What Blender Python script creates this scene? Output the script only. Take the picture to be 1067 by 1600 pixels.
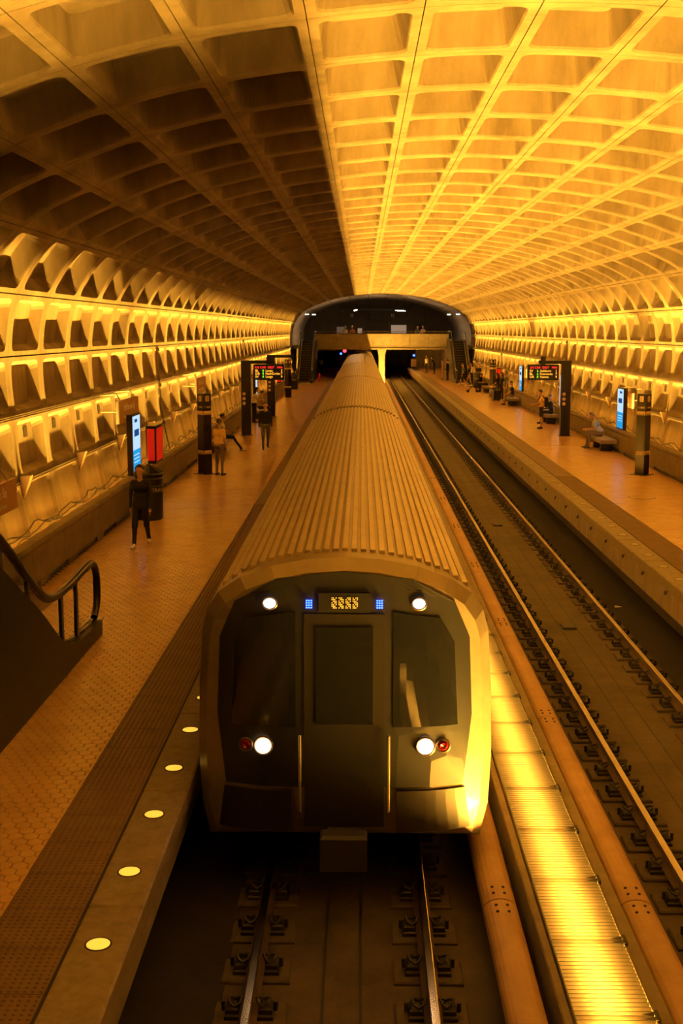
import bpy, bmesh, math, random
from math import sin, cos, pi, radians
from mathutils import Vector, Matrix
random.seed(7)
for o in list(bpy.data.objects): bpy.data.objects.remove(o)
S = bpy.context.scene
COL = S.collection
# ------------------------------------------------------------------ camera (x right, y along the tracks, z up from the rail heads)
cam_d = bpy.data.cameras.new('camera'); cam = bpy.data.objects.new('camera', cam_d); COL.objects.link(cam)
cam_d.sensor_fit = 'VERTICAL'; cam_d.sensor_height = 36.0; cam_d.lens = 36.0 * 1870 / 1600
cam_d.clip_start = .1; cam_d.clip_end = 400
PITCH = math.atan(284 / 1870); YAW = math.atan(31.5 / 1870 * math.cos(PITCH))
cam.location = (0, 0, 5.33); cam.rotation_euler = (pi / 2 - PITCH, 0, YAW)
S.camera = cam
# ------------------------------------------------------------------ world and exposure
w = bpy.data.worlds.new('world'); S.world = w; w.use_nodes = True
w.node_tree.nodes['Background'].inputs[0].default_value = (1.0, .55, .15, 1)
w.node_tree.nodes["Background"].inputs[1].default_value = .004
vs = S.view_settings
vs.view_transform = 'Standard'; vs.look = 'None'; vs.gamma = 1; vs.use_curve_mapping = False
vs.exposure = 0.0
LAMP = (1.0, .50, .055)          # colour of the sodium-yellow station lamps
L_CENTRE = 1900.0                 # radiance of the trough lamps between the tracks
P_COVE = 420.0                   # watts of each cove lamp behind the parapets
# ------------------------------------------------------------------ materials
MATS = {}
def mat(name, col, rough=.6, metal=0.0, noise=None, scale=4.0, bump=0.0, emit=None, estr=0.0, spec=.5, trans=0.0, streak=False, bscale=None):
    if name in MATS: return MATS[name]
    m = bpy.data.materials.new(name); m.use_nodes = True; nt = m.node_tree; b = nt.nodes['Principled BSDF']
    b.inputs['Base Color'].default_value = (*col, 1); b.inputs['Roughness'].default_value = rough
    b.inputs['Metallic'].default_value = metal; b.inputs['Specular IOR Level'].default_value = spec
    if trans: b.inputs['Transmission Weight'].default_value = trans; b.inputs['IOR'].default_value = 1.1
    if emit: b.inputs['Emission Color'].default_value = (*emit, 1); b.inputs['Emission Strength'].default_value = estr
    if noise or bump:
        g = nt.nodes.new('ShaderNodeNewGeometry')
        mp = nt.nodes.new('ShaderNodeMapping'); nt.links.new(g.outputs['Position'], mp.inputs['Vector'])
        if streak: mp.inputs['Scale'].default_value = (1, 1, .22)
        n = nt.nodes.new('ShaderNodeTexNoise'); n.inputs['Scale'].default_value = scale; n.inputs['Detail'].default_value = 6; n.inputs['Roughness'].default_value = .65
        nt.links.new(mp.outputs[0], n.inputs['Vector'])
        if noise:
            r = nt.nodes.new('ShaderNodeValToRGB'); r.color_ramp.elements[0].position = .32; r.color_ramp.elements[1].position = .68
            r.color_ramp.elements[0].color = (*noise, 1); r.color_ramp.elements[1].color = (*col, 1)
            nt.links.new(n.outputs['Fac'], r.inputs[0]); nt.links.new(r.outputs[0], b.inputs['Base Color'])
        if bump:
            n2 = nt.nodes.new('ShaderNodeTexNoise'); n2.inputs['Scale'].default_value = bscale or scale * 6; n2.inputs['Detail'].default_value = 4
            nt.links.new(g.outputs['Position'], n2.inputs['Vector'])
            bp = nt.nodes.new('ShaderNodeBump'); bp.inputs['Strength'].default_value = bump; bp.inputs['Distance'].default_value = .02
            nt.links.new(n2.outputs['Fac'], bp.inputs['Height']); nt.links.new(bp.outputs[0], b.inputs['Normal'])
    MATS[name] = m; return m
def emis(name, col, s):
    if name in MATS: return MATS[name]
    m = bpy.data.materials.new(name); m.use_nodes = True; nt = m.node_tree
    nt.nodes.remove(nt.nodes['Principled BSDF']); e = nt.nodes.new('ShaderNodeEmission')
    e.inputs[0].default_value = (*col, 1); e.inputs[1].default_value = s
    nt.links.new(e.outputs[0], nt.nodes['Material Output'].inputs[0]); MATS[name] = m; return m
concrete = mat('coffer_concrete', (.325, .255, .165), .85, noise=(.165, .122, .066), scale=1.3, bump=.25, bscale=22, streak=True)
conc_wall = mat('smooth_concrete', (.33, .275, .20), .7, noise=(.23, .19, .135), scale=2.0, bump=.2, bscale=30)
granite_par = mat('parapet_concrete', (.21, .165, .105), .75, noise=(.14, .11, .065), scale=3.0, bump=.2)
granite = mat('granite', (.27, .215, .145), .55, noise=(.17, .13, .08), scale=9.0, bump=.15, bscale=90)
track_conc = mat('trackbed_concrete', (.085, .06, .034), .75, noise=(.036, .026, .015), scale=1.7, bump=.4, bscale=14)
pad_conc = mat('pad_concrete', (.09, .068, .045), .85, noise=(.055, .042, .028), scale=6, bump=.3)
grout = mat('grout', (.035, .022, .013), .9, noise=(.02, .013, .008), scale=3)
tile = mat('clay_tile', (.64, .40, .16), .27, noise=(.53, .32, .12), scale=2.6, bump=.05)
tactile_m = mat('tactile_tile_clay', (.19, .115, .058), .55, noise=(.14, .085, .042), scale=3)
steel = mat('stainless', (.34, .275, .19), .38, metal=.5, noise=(.26, .205, .135), scale=2.5)
roof_steel = mat('roof_stainless', (.60, .49, .33), .36, metal=.4, noise=(.47, .37, .24), scale=2.5)
railtop = mat('rail_steel', (.62, .55, .45), .22, metal=1.0)
railside = mat('rail_rust', (.075, .045, .025), .8, noise=(.05, .03, .018), scale=9)
iron = mat('black_iron', (.022, .018, .014), .6)
bronze = mat('dark_bronze', (.022, .017, .012), .28, metal=.2)
bronze2 = mat('bronze_panel', (.10, .066, .035), .35, metal=.6)
black = mat('black_plastic', (.012, .011, .010), .38)
rubber = mat('handrail_rubber', (.010, .009, .008), .32)
blade_m = mat('louver_blade', (.10, .08, .055), .36, metal=.85)
cover_m = mat('cover_board', (.42, .26, .13), .6, noise=(.31, .18, .085), scale=2.2, bump=.1)
white_p = mat('white_print', (.78, .74, .66), .6)
amber_p = mat('amber_print', (.75, .58, .30), .5)
sign_brown = mat('sign_brown', (.40, .21, .085), .5)
red_m = mat('red_poster', (.72, .02, .012), .5, emit=(.9, .02, .01), estr=.25)
glass = mat('clear_glass', (.9, .9, .85), .03, trans=1.0, spec=.3)
darkglass = mat('dark_glass', (.010, .010, .010), .08, spec=.6)
lamp_c = emis('trough_lamp_glow', LAMP, L_CENTRE)
edge_on = mat('edge_light_on', (.8, .6, .2), .3, emit=(1.0, .62, .06), estr=.95)
edge_off = mat('edge_light_off', (.42, .34, .22), .4)
cool_screen = emis('screen_white', (.55, .80, 1.0), 1.0)
blue_screen = emis('screen_blue', (.02, .36, .80), 1.0)
navy_screen = emis('screen_navy', (.02, .08, .30), .8)
led_red = emis('led_red', (1.0, .03, .02), 2.0)
led_amber = emis('led_amber', (1.0, .42, .03), 2.2)
led_green = emis('led_green', (.30, 1.0, .04), 1.4)
blue_led = emis('blue_led', (.03, .09, 1.0), 9.0)
white_lamp = emis('marker_lamp', (.80, .90, 1.0), 10.0)
head_lamp = emis('head_lamp', (1.0, .62, .30), 22.0)
fluoro = emis('fluorescent', (1.0, .85, .60), 5.0)
fluoro_hot = emis('fluorescent_bright', (1.0, .66, .32), 130.0)
# ------------------------------------------------------------------ mesh helpers
class MB:
    def __init__(s): s.v = []; s.f = []; s.m = []
    def add(s, vs, fs, mi=0):
        n = len(s.v); s.v += [tuple(p) for p in vs]
        for f in fs: s.f.append(tuple(i + n for i in f)); s.m.append(mi)
        return s
    def box(s, x0, x1, y0, y1, z0, z1, mi=0):
        v = [(x, y, z) for z in (z0, z1) for y in (y0, y1) for x in (x0, x1)]
        return s.add(v, [(0, 2, 3, 1), (4, 5, 7, 6), (0, 1, 5, 4), (2, 6, 7, 3), (0, 4, 6, 2), (1, 3, 7, 5)], mi)
    def bbox(s, x0, x1, y0, y1, z0, z1, b=.01, mi=0):      # box with chamfered top edges
        v = [(x0, y0, z0), (x1, y0, z0), (x1, y1, z0), (x0, y1, z0), (x0, y0, z1 - b), (x1, y0, z1 - b), (x1, y1, z1 - b), (x0, y1, z1 - b),
             (x0 + b, y0 + b, z1), (x1 - b, y0 + b, z1), (x1 - b, y1 - b, z1), (x0 + b, y1 - b, z1)]
        f = [(3, 2, 1, 0), (8, 9, 10, 11)]
        for a in (0, 4):
            for i in range(4): f.append((a + i, a + (i + 1) % 4, a + 4 + (i + 1) % 4, a + 4 + i))
        return s.add(v, f, mi)
    def prism_y(s, poly, y0, y1, mi=0, caps=True):          # poly (x,z) swept along y
        n = len(poly); v = [(x, y0, z) for x, z in poly] + [(x, y1, z) for x, z in poly]
        f = [(i, (i + 1) % n, n + (i + 1) % n, n + i) for i in range(n)]
        if caps: f += [tuple(range(n))[::-1], tuple(range(n, 2 * n))]
        return s.add(v, f, mi)
    def prism_x(s, poly, x0, x1, mi=0):                     # poly (y,z) swept along x
        n = len(poly); v = [(x0, y, z) for y, z in poly] + [(x1, y, z) for y, z in poly]
        f = [(i, (i + 1) % n, n + (i + 1) % n, n + i) for i in range(n)] + [tuple(range(n))[::-1], tuple(range(n, 2 * n))]
        return s.add(v, f, mi)
    def prism_z(s, poly, z0, z1, mi=0, top=1.0):
        n = len(poly); cx = sum(p[0] for p in poly) / n; cy = sum(p[1] for p in poly) / n
        v = [(x, y, z0) for x, y in poly] + [(cx + (x - cx) * top, cy + (y - cy) * top, z1) for x, y in poly]
        f = [(i, (i + 1) % n, n + (i + 1) % n, n + i) for i in range(n)] + [tuple(range(n))[::-1], tuple(range(n, 2 * n))]
        return s.add(v, f, mi)
    def tube(s, pts, r, n=8, mi=0, caps=True):
        pts = [Vector(p) for p in pts]; rs = r if isinstance(r, (list, tuple)) else [r] * len(pts); rings = []
        a = None
        for i, p in enumerate(pts):
            t = (pts[min(i + 1, len(pts) - 1)] - pts[max(i - 1, 0)]).normalized()
            if a is None:
                a = t.cross(Vector((0, 0, 1)))
                if a.length < .1: a = t.cross(Vector((0, 1, 0)))
            else: a = a - t * a.dot(t)
            a.normalize(); b = t.cross(a); rings.append([p + (a * cos(2 * pi * k / n) + b * sin(2 * pi * k / n)) * rs[i] for k in range(n)])
        v = [q for R in rings for q in R]; f = []
        for i in range(len(pts) - 1):
            for k in range(n): f.append((i * n + k, i * n + (k + 1) % n, (i + 1) * n + (k + 1) % n, (i + 1) * n + k))
        if caps: f += [tuple(range(n)), tuple(range((len(pts) - 1) * n, len(pts) * n))[::-1]]
        return s.add(v, f, mi)
    def lathe(s, prof, c=(0, 0, 0), n=20, mi=0):            # prof (r,z)
        v = []; f = []
        for r, z in prof: v += [(c[0] + r * cos(2 * pi * k / n), c[1] + r * sin(2 * pi * k / n), c[2] + z) for k in range(n)]
        for i in range(len(prof) - 1):
            for k in range(n): f.append((i * n + k, i * n + (k + 1) % n, (i + 1) * n + (k + 1) % n, (i + 1) * n + k))
        f += [tuple(range(n))[::-1], tuple(range((len(prof) - 1) * n, len(prof) * n))]
        return s.add(v, f, mi)
    def mesh(s, name, mats, smooth=False):
        me = bpy.data.meshes.new(name); me.from_pydata(s.v, [], s.f)
        for m in (mats if isinstance(mats, (list, tuple)) else [mats]): me.materials.append(m)
        if len(me.materials) > 1: me.polygons.foreach_set('material_index', s.m)
        if smooth: me.polygons.foreach_set('use_smooth', [True] * len(me.polygons))
        me.update(); return me
    def build(s, name, mats, parent=None, loc=(0, 0, 0), rz=0.0, smooth=False):
        return link(name, s.mesh(name, mats, smooth), parent, loc, rz)
def link(name, me, parent=None, loc=(0, 0, 0), rz=0.0):
    o = bpy.data.objects.new(name, me); COL.objects.link(o); o.location = loc; o.rotation_euler = (0, 0, rz)
    if parent is not None: o.parent = parent
    return o
def thing(name, label, cat, loc=(0, 0, 0), rz=0.0, group=None):
    o = link(name, None, None, loc, rz); o['label'] = label; o['category'] = cat
    if group: o['group'] = group
    return o
def tag(o, label, cat, group=None):
    o['label'] = label; o['category'] = cat
    if group: o['group'] = group
    return o
def struct(o, label, cat='structure'):
    o['kind'] = 'structure'; o['label'] = label; o['category'] = cat; return o
def empty_struct(name, label, cat):
    return struct(link(name, None), label, cat)
TMP = bpy.data.scenes.new('workshop')          # scratch scene for converting text and bodies, removed at the end
def text_mesh(name, body, size, m, extrude=.003, align='CENTER'):
    c = bpy.data.curves.new(name, 'FONT'); c.body = body; c.size = size; c.extrude = extrude; c.align_x = align; c.align_y = 'CENTER'; c.resolution_u = 2
    o = bpy.data.objects.new(name, c); TMP.collection.objects.link(o)
    TMP.view_layers[0].update(); dg = TMP.view_layers[0].depsgraph
    me = bpy.data.meshes.new_from_object(o.evaluated_get(dg))
    bpy.data.objects.remove(o); me.materials.clear(); me.materials.append(m); me.name = name; return me
def text(name, body, size, m, parent, loc, rot, extrude=.003, align='CENTER'):
    o = link(name, text_mesh(name, body, size, m, extrude, align), parent, loc); o.rotation_euler = rot; return o
FACE_CAM = (pi / 2, 0, 0)            # lettering that faces the camera end of the hall
FACE_R = (pi / 2, 0, pi / 2)         # lettering that faces +x
FACE_L = (pi / 2, 0, -pi / 2)        # lettering that faces -x
# ------------------------------------------------------------------ station constants
XC = 1.887; PZ = .94; PITCHY = 2.235; Y_RIB = 13.19
Y0 = Y_RIB - 9 * PITCHY; N_RING = 54; Y_END = Y0 + N_RING * PITCHY
TL, TR = XC - 2.043, XC + 2.043       # track centres
EDGE = 3.555                          # half distance between the platform edges
# vault profile: half width u and height z at the joints between coffer rows, from the crown down
PROF = [(0, 8.716), (1.236, 8.672), (2.472, 8.557), (3.736, 8.371), (5.0, 8.072), (6.227, 7.625), (7.42, 7.0), (8.17, 5.98), (8.397, 4.845), (8.36, 3.726), (8.26, 2.532), (8.02, 1.32)]
FULL = [(-u, z) for u, z in PROF[:0:-1]] + PROF
def prof(t):                          # t in joints, 0 at the crown, signed left / right
    i = t + 11; k = max(0, min(len(FULL) - 2, int(math.floor(i)))); a = i - k
    g = lambda j: Vector(FULL[max(0, min(len(FULL) - 1, j))])
    p0, p1, p2, p3 = g(k - 1), g(k), g(k + 1), g(k + 2)
    if k == 0: p0 = 2 * p1 - p2
    if k == len(FULL) - 2: p3 = 2 * p2 - p1
    return .5 * ((2 * p1) + (p2 - p0) * a + (2 * p0 - 5 * p1 + 4 * p2 - p3) * a * a + (3 * p1 - p0 - 3 * p2 + p3) * a ** 3)
def vault(t, d, y):
    p = prof(t); q = (prof(t + .02) - prof(t - .02)).normalized(); n = Vector((-q.y, q.x))
    return (XC + p.x + n.x * d, y, p.y + n.y * d)
# ------------------------------------------------------------------ coffered vault
def rr_loop(ma, mb, ra, rb, na, nb, nc=4):
    """rounded rectangle in (a,b) with margins; returns list of points with the outer point that belongs to each"""
    pts = []
    cs = [((1 - ma - ra, 1 - mb - rb), 0), ((ma + ra, 1 - mb - rb), pi / 2), ((ma + ra, mb + rb), pi), ((1 - ma - ra, mb + rb), 1.5 * pi)]
    for (ca, cb), a0 in cs:
        for k in range(nc): 
            an = a0 + (pi / 2) * k / (nc - 1); pts.append((ca + ra * cos(an), cb + rb * sin(an)))
    out = []
    nseg = [na, nb, na, nb]
    for c in range(4):
        out += pts[c * nc:(c + 1) * nc]
        p, q = pts[c * nc + nc - 1], pts[((c + 1) * nc) % len(pts)]
        for k in range(1, nseg[c]): out.append((p[0] + (q[0] - p[0]) * k / nseg[c], p[1] + (q[1] - p[1]) * k / nseg[c]))
    return out
def coffer(t0, depth, ma=.095, mb=.075, lean=.10, gap=.006):
    ln = (Vector(prof(t0 + 1)) - Vector(prof(t0))).length
    ga = gap / ln; gb = .006 / PITCHY
    op = rr_loop(ma, mb, .15 / ln, .15 / PITCHY, 5, 2)
    def outer(p):
        a, b = p; da, db = a - .5, b - .5
        k = min((.5 - ga) / max(abs(da), 1e-6), (.5 - gb) / max(abs(db), 1e-6)); return (.5 + da * k, .5 + db * k)
    ou = [outer(p) for p in op]
    for cc in ((0, 0), (1, 0), (0, 1), (1, 1)):             # true corners on the outer loop
        tgt = (ga if cc[0] == 0 else 1 - ga, gb if cc[1] == 0 else 1 - gb)
        i = min(range(len(ou)), key=lambda i: (ou[i][0] - tgt[0]) ** 2 + (ou[i][1] - tgt[1]) ** 2); ou[i] = tgt
    def ins(p, ia, ib): return (.5 + (p[0] - .5) * (1 - ia), .5 + (p[1] - .5) * (1 - ib))
    loops = [(ou, .09), (ou, 0), (op, 0), ([ins(p, .03, .02) for p in op], .028), ([ins(p, .03 + lean * 1.5, .02 + lean) for p in op], depth)]
    mb_ = MB(); n = len(op); v = []; f = []
    for lp, d in loops: v += [vault(t0 + a, d, b * PITCHY) for a, b in lp]
    for j in range(len(loops) - 1):
        for i in range(n): f.append((j * n + i, j * n + (i + 1) % n, (j + 1) * n + (i + 1) % n, (j + 1) * n + i))
    base = (len(loops) - 1) * n
    v.append(vault(t0 + .5, depth, .5 * PITCHY)); c = len(v) - 1
    for i in range(n): f.append((base + i, base + (i + 1) % n, c))
    mb_.add(v, f); return mb_
ceiling = empty_struct('ceiling', 'coffered concrete barrel vault over both tracks', 'ceiling')
wall_l = empty_struct('wall_left', 'coffered concrete side wall behind the left platform', 'wall')
wall_r = empty_struct('wall_right', 'coffered concrete side wall behind the right platform', 'wall')
ceil_list = []
for row in range(-11, 11):
    k = row if row >= 0 else -row - 1                       # row counted from the crown
    if k < 6: mbk = coffer(row, .42, ma=.09, mb=.07)
    elif k == 6: mbk = coffer(row, .34, ma=.085, mb=.085, lean=.13, gap=.012)
    elif k < 9: mbk = coffer(row, .21, ma=.085, mb=.085, lean=.12, gap=.014)
    elif k == 9: mbk = coffer(row, .20, ma=.085, mb=.085, lean=.12, gap=.014)
    else: mbk = coffer(row, .07, ma=.06, mb=.07, lean=.04, gap=.012)
    me = mbk.mesh('coffer', concrete)
    par = ceiling if k < 6 else (wall_l if row < 0 else wall_r)
    for r in range(N_RING):
        y = Y0 + r * PITCHY
        if k < 6: ceil_list.append((y, row, me, mbk))
        else: link('coffer_panel', me, par, (0, y, 0))
def in_view(y, row):
    x, _, z = vault(row + .5, 0, 0); d = y + 1.1
    if d < 4: return False
    pxl = 565 + x * 1870 / d; pyl = 516 - (z - 5.33) * 1870 / d
    return -90 < pxl < 1160 and pyl > -90
vis = sorted([c for c in ceil_list if in_view(c[0], c[1])], key=lambda c: c[0])
near_set = set((c[0], c[1]) for c in vis[:296])
rest = MB()
for y, row, me, mbk in ceil_list:
    if (y, row) in near_set: link('coffer_panel', me, ceiling, (0, y, 0))
    else: rest.add([(a, b + y, c) for a, b, c in mbk.v], mbk.f)
o = rest.build('distant_coffers', concrete, ceiling); o['kind'] = 'stuff'
shell = MB(); ts = [i * .5 for i in range(-22, 23)]         # backing shell behind the panels
v = [vault(t, .62, y) for y in (Y0 - .2, Y_END + .3) for t in ts]; n = len(ts)
shell.add(v, [(i, i + 1, n + i + 1, n + i) for i in range(n - 1)])
shell.build('vault_shell', conc_wall, ceiling)
# smooth arch ring beyond the last coffers, darker wall above the far mezzanine
ring = MB(); v = [vault(t, .0, y) for y in (Y_END + .05, 136.0) for t in ts]
ring.add(v, [(i, i + 1, n + i + 1, n + i) for i in range(n - 1)])
for t in (-5.5, -4, -2.5, -1, .5, 2, 3.5, 5):
    a = [vault(t, -.004, Y_END + .1), vault(t + .04, -.004, Y_END + .1), vault(t + .04, -.004, 135.9), vault(t, -.004, 135.9)]
    ring.add(a, [(0, 1, 2, 3)], 1)
ring.build('smooth_arch', [mat('arch_plaster', (.46, .40, .33), .7, noise=(.34, .29, .23), scale=1.2), grout], ceiling)
# wall details: ledge conduit, brackets, square vents
for sgn, par in ((-1, wall_l), (1, wall_r)):
    for tt in (8.995, 10.0):
        for off in (-.035, -.085):
            pts = [vault(sgn * (tt + .035 * (off < -.05)), -.03, y) for y in range(4, 112, 4)]; MB().tube(pts, .016, 5).build('ledge_conduit', bronze2, par)
    br = MB(); p = prof(sgn * 10.0); x = XC + p.x; s = -sgn
    br.add([(x + s * .02, -.11, p.y + .10), (x + s * .02, .11, p.y + .10), (x + s * .22, .10, p.y + .12), (x + s * .22, -.10, p.y + .12),
            (x - s * .02, -.07, p.y - .34), (x - s * .02, .07, p.y - .34), (x + s * .05, .06, p.y - .36), (x + s * .05, -.06, p.y - .36)],
           [(0, 1, 2, 3), (7, 6, 5, 4), (0, 4, 5, 1), (1, 5, 6, 2), (2, 6, 7, 3), (3, 7, 4, 0)])
    bme = br.mesh('ledge_bracket', mat('bracket_tan', (.13, .07, .03), .6))
    for r in range(9, N_RING, 2): link('ledge_bracket', bme, par, (0, Y0 + r * PITCHY, 0))
    ve = MB(); t = sgn * 9.31
    q = [vault(t + a, d, .62 * PITCHY + b) for d in (.22, .185) for a, b in ((-.085, -.13), (.085, -.13), (.085, .13), (-.085, .13))]
    ve.add(q, [(4, 5, 6, 7), (0, 1, 5, 4), (1, 2, 6, 5), (2, 3, 7, 6), (3, 0, 4, 7)])
    vme = ve.mesh('square_vent', mat('vent_dark', (.05, .04, .03), .7))
    for r in range(9, N_RING): link('square_vent', vme, par, (0, Y0 + r * PITCHY, 0))
    for yy in ((38.2, 66.0) if sgn < 0 else (60.5, 88.0)):
        c = MB(); c.tube([vault(sgn * (8.0 + k * .25), -.035, yy) for k in range(13)], .022, 6)
        for k in (8.1, 9.1, 10.1): c.bbox(*[q for a in vault(sgn * k, -.05, yy) for q in (a - .05, a + .05)])
        c.build('vertical_conduit', bronze2, par)
# ------------------------------------------------------------------ parapets with cove lamps behind them
for sgn, nm, side in ((-1, 'trim_1', 'left'), (1, 'trim_2', 'right')):
    par = empty_struct(nm, 'low concrete parapet along the back of the %s platform' % side, 'parapet')
    U = lambda u: XC + sgn * u
    ya, yb = Y0, 111.5
    L = 2 * PITCHY; r = 0; y = ya
    poly = [(U(7.44), PZ + .10), (U(7.46), 1.60), (U(7.425), 1.68), (U(7.45), 1.745), (U(7.50), 1.757), (U(7.66), 1.74), (U(7.66), 1.70), (U(7.56), 1.68), (U(7.56), PZ + .10)]
    me = MB().prism_y(poly, .006, L - .006).mesh('parapet_slab', granite_par)
    base = MB().box(min(U(7.47), U(7.55)), max(U(7.47), U(7.55)), 0, L, PZ - .02, PZ + .1)
    for q in (.35, L / 2 + .1): base.box(min(U(7.435), U(7.47)), max(U(7.435), U(7.47)), q, q + .62, PZ, PZ + .1, 1)
    bme = base.mesh('parapet_base', [black, granite_par])
    while y < yb:
        link('parapet_slab', me, par, (0, y, 0)); link('parapet_base', bme, par, (0, y, 0)); y += L
    fl = MB().box(min(U(7.5), U(8.6)), max(U(7.5), U(8.6)), ya, 112, 1.0, 1.18); fl.build('cove_floor', cover_m, par)
    tray = MB().box(min(U(7.84), U(7.99)), max(U(7.84), U(7.99)), 5, 111, 1.53, 1.56); tray.build('cable_tray', mat('tray_orange', (.62, .34, .12), .6), par)
    clipm = MB().bbox(min(U(7.83), U(7.90)), max(U(7.83), U(7.90)), 0, .07, 1.55, 1.60, .01).mesh('tray_clip', iron)
    for k_ in range(60): link('tray_clip', clipm, par, (0, 17 + k_ * 1.1, 0))
    for kk, (u, z, am) in enumerate(((7.87, 1.59, .03), (7.93, 1.62, .05), (7.99, 1.66, .07))):
        pts = []; y = 8.0
        while y < 75:
            pts.append((U(u + random.uniform(-.03, .03)), y, z + am * (1 + sin(y * 2.8 + kk)) * random.uniform(.5, 1.2))); y += .28
        MB().tube(pts, .016, 4).build('loose_cable', iron, par)
    lights = thing('cove_lamp_row', 'row of lamps hidden in the cove behind the %s parapet' % side, 'lamp', (0, 0, 0), 0, 'cove lamp rows')
    a, b = sorted((U(7.60), U(7.66)))
    lt = bpy.data.lights.new('cove_lamp', 'AREA'); lt.shape = 'RECTANGLE'; lt.size = .06; lt.size_y = PITCHY - .16
    lt.energy = P_COVE; lt.color = LAMP; lt.spread = radians(72)
    hous = MB().box(a - .02, b + .02, .04, PITCHY - .04, 1.18, 1.345).mesh('lamp_housing', iron)
    for r in range(11, N_RING - 1):
        lo = link('cove_lamp', lt, lights, (U(7.63), Y0 + (r + .5) * PITCHY, 1.35)); lo.rotation_euler = (pi, sgn * radians(-3), 0)
        link('lamp_housing', hous, lights, (0, Y0 + r * PITCHY, 0))
# ------------------------------------------------------------------ trackbed
floor = struct(MB().box(XC - 5.2, XC + 5.2, -8, 175, -.55, -.24).build('floor', track_conc), 'dark stained concrete trackbed between the platforms', 'floor')
dark_conc = mat('dark_concrete', (.024, .017, .010), .85, noise=(.012, .009, .006), scale=2.0, bump=.3)  # darker concrete tone for the strips between outer rails and platform edges
for a, b in ((XC + 3.05, XC + EDGE + .6), (XC - EDGE - .6, XC - 3.05)): MB().box(a, b, -6, 143, -.245, -.225).build('dark_shoulder', dark_conc, floor)
for tc in (TL, TR):
    for x in (-.17, .15): MB().box(tc + x, tc + x + .022, 2, 140, -.245, -.232).build('drain_edge', iron, floor)
    for i, y in enumerate((12.5, 22, 34)): MB().bbox(tc - .13, tc + .13, y, y + .35, -.24, -.20, .02).build('drain_grate', iron, floor)
def rail_poly(x):
    return [(x - .075, -.16), (x + .075, -.16), (x + .075, -.145), (x + .012, -.12), (x + .012, -.045), (x + .036, -.03), (x + .036, -.004), (x + .028, 0), (x - .028, 0), (x - .036, -.004), (x - .036, -.03), (x - .012, -.045), (x - .012, -.12), (x - .075, -.145)]
fa = MB()
fa.bbox(-.30, .30, -.19, .19, -.25, -.205, .015, 1)
fa.bbox(-.20, .20, -.10, .10, -.21, -.165, .01)
for s in (-1, 1):
    fa.bbox(*sorted((s * .085, s * .19)), -.075, .075, -.17, -.115, .015)
    arc = [(s * (.115 + .055 * cos(a)), .062 * sin(a), -.085 + .02 * cos(a * 2)) for a in [2 * pi * k / 8 for k in range(9)]]
    fa.tube(arc, .013, 5); fa.tube([(s * .215, .0, -.17), (s * .215, .0, -.09)], .018, 6)
fme = fa.mesh('rail_fastener', [iron, pad_conc])
lod = MB().bbox(-.29, .29, -.18, .18, -.25, -.205, .015).bbox(-.19, .19, -.09, .09, -.21, -.12, .02)
def track(tc, name, label, y_near, y_parts, y_far):
    t = thing(name, label, 'track', (tc, 0, 0))
    for s in (-.7475, .7475):
        r = MB().prism_y(rail_poly(s), -6, 172)
        me = r.mesh('rail', [railside, railtop]); 
        for p in me.polygons:
            if abs(p.normal.z) > .3 and p.center.z > -.01: p.material_index = 1
        link('rail', me, t)
        y = y_near
        while y < y_parts: link('rail_fastener', fme, t, (s, y, 0)); y += .69
        far = MB()
        while y < y_far:
            far.add([(a + s, b + y, c) for a, b, c in lod.v], lod.f); y += .69
        if far.v: far.build('distant_fasteners', iron, t)['kind'] = 'stuff'
    return t
track(TL, 'rail_track', 'left railway track with fasteners, running under the train', 6.3, 13.5, 0)
track(TR, 'rail_track', 'empty right railway track with two polished rails', 8.3, 100, 138)
# third rail cover boards
for sx, lab, ya in ((-1, 'third rail cover board beside the train track', 5.0), (1, 'long brown third rail cover board beside the empty track', 5.0)):
    x0 = XC + sx * .615
    t = thing('third_rail_cover', lab, 'rail cover', (x0, 0, 0))
    arc = [(.155 * cos(a), .13 + .10 * sin(a)) for a in [pi * k / 10 for k in range(11)]]
    poly = [(.155, .08)] + arc + [(-.155, .08)]
    me = MB().prism_y(poly, .01, 5.22, ).mesh('cover_board', cover_m, )
    me2 = MB().prism_y([(-.04, -.14), (.04, -.14), (.04, .06), (-.04, .06)], 0, 5.23).mesh('third_rail', railside)
    ins = MB().lathe([(.07, -.25), (.09, -.18), (.06, -.14)], (0, 1.9, 0), 10)
    ime = ins.mesh('insulator', iron)
    bme = MB().lathe([(.014, .20), (.014, .242), (.006, .246)], (0, 0, -.008), 6).mesh('cover_bolt', iron)
    y = ya
    while y < 135:
        for nm, m_ in (('cover_board', me), ('third_rail', me2), ('insulator', ime)): link(nm, m_, t, (0, y, 0))
        if y < 40:
            for k in (.12, .24, 5.0, 5.12):
                for q in (-.05, .05): link('cover_bolt', bme, t, (q, y + k, 0))
        y += 5.23
        if sx < 0 and y > 22: break
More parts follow.
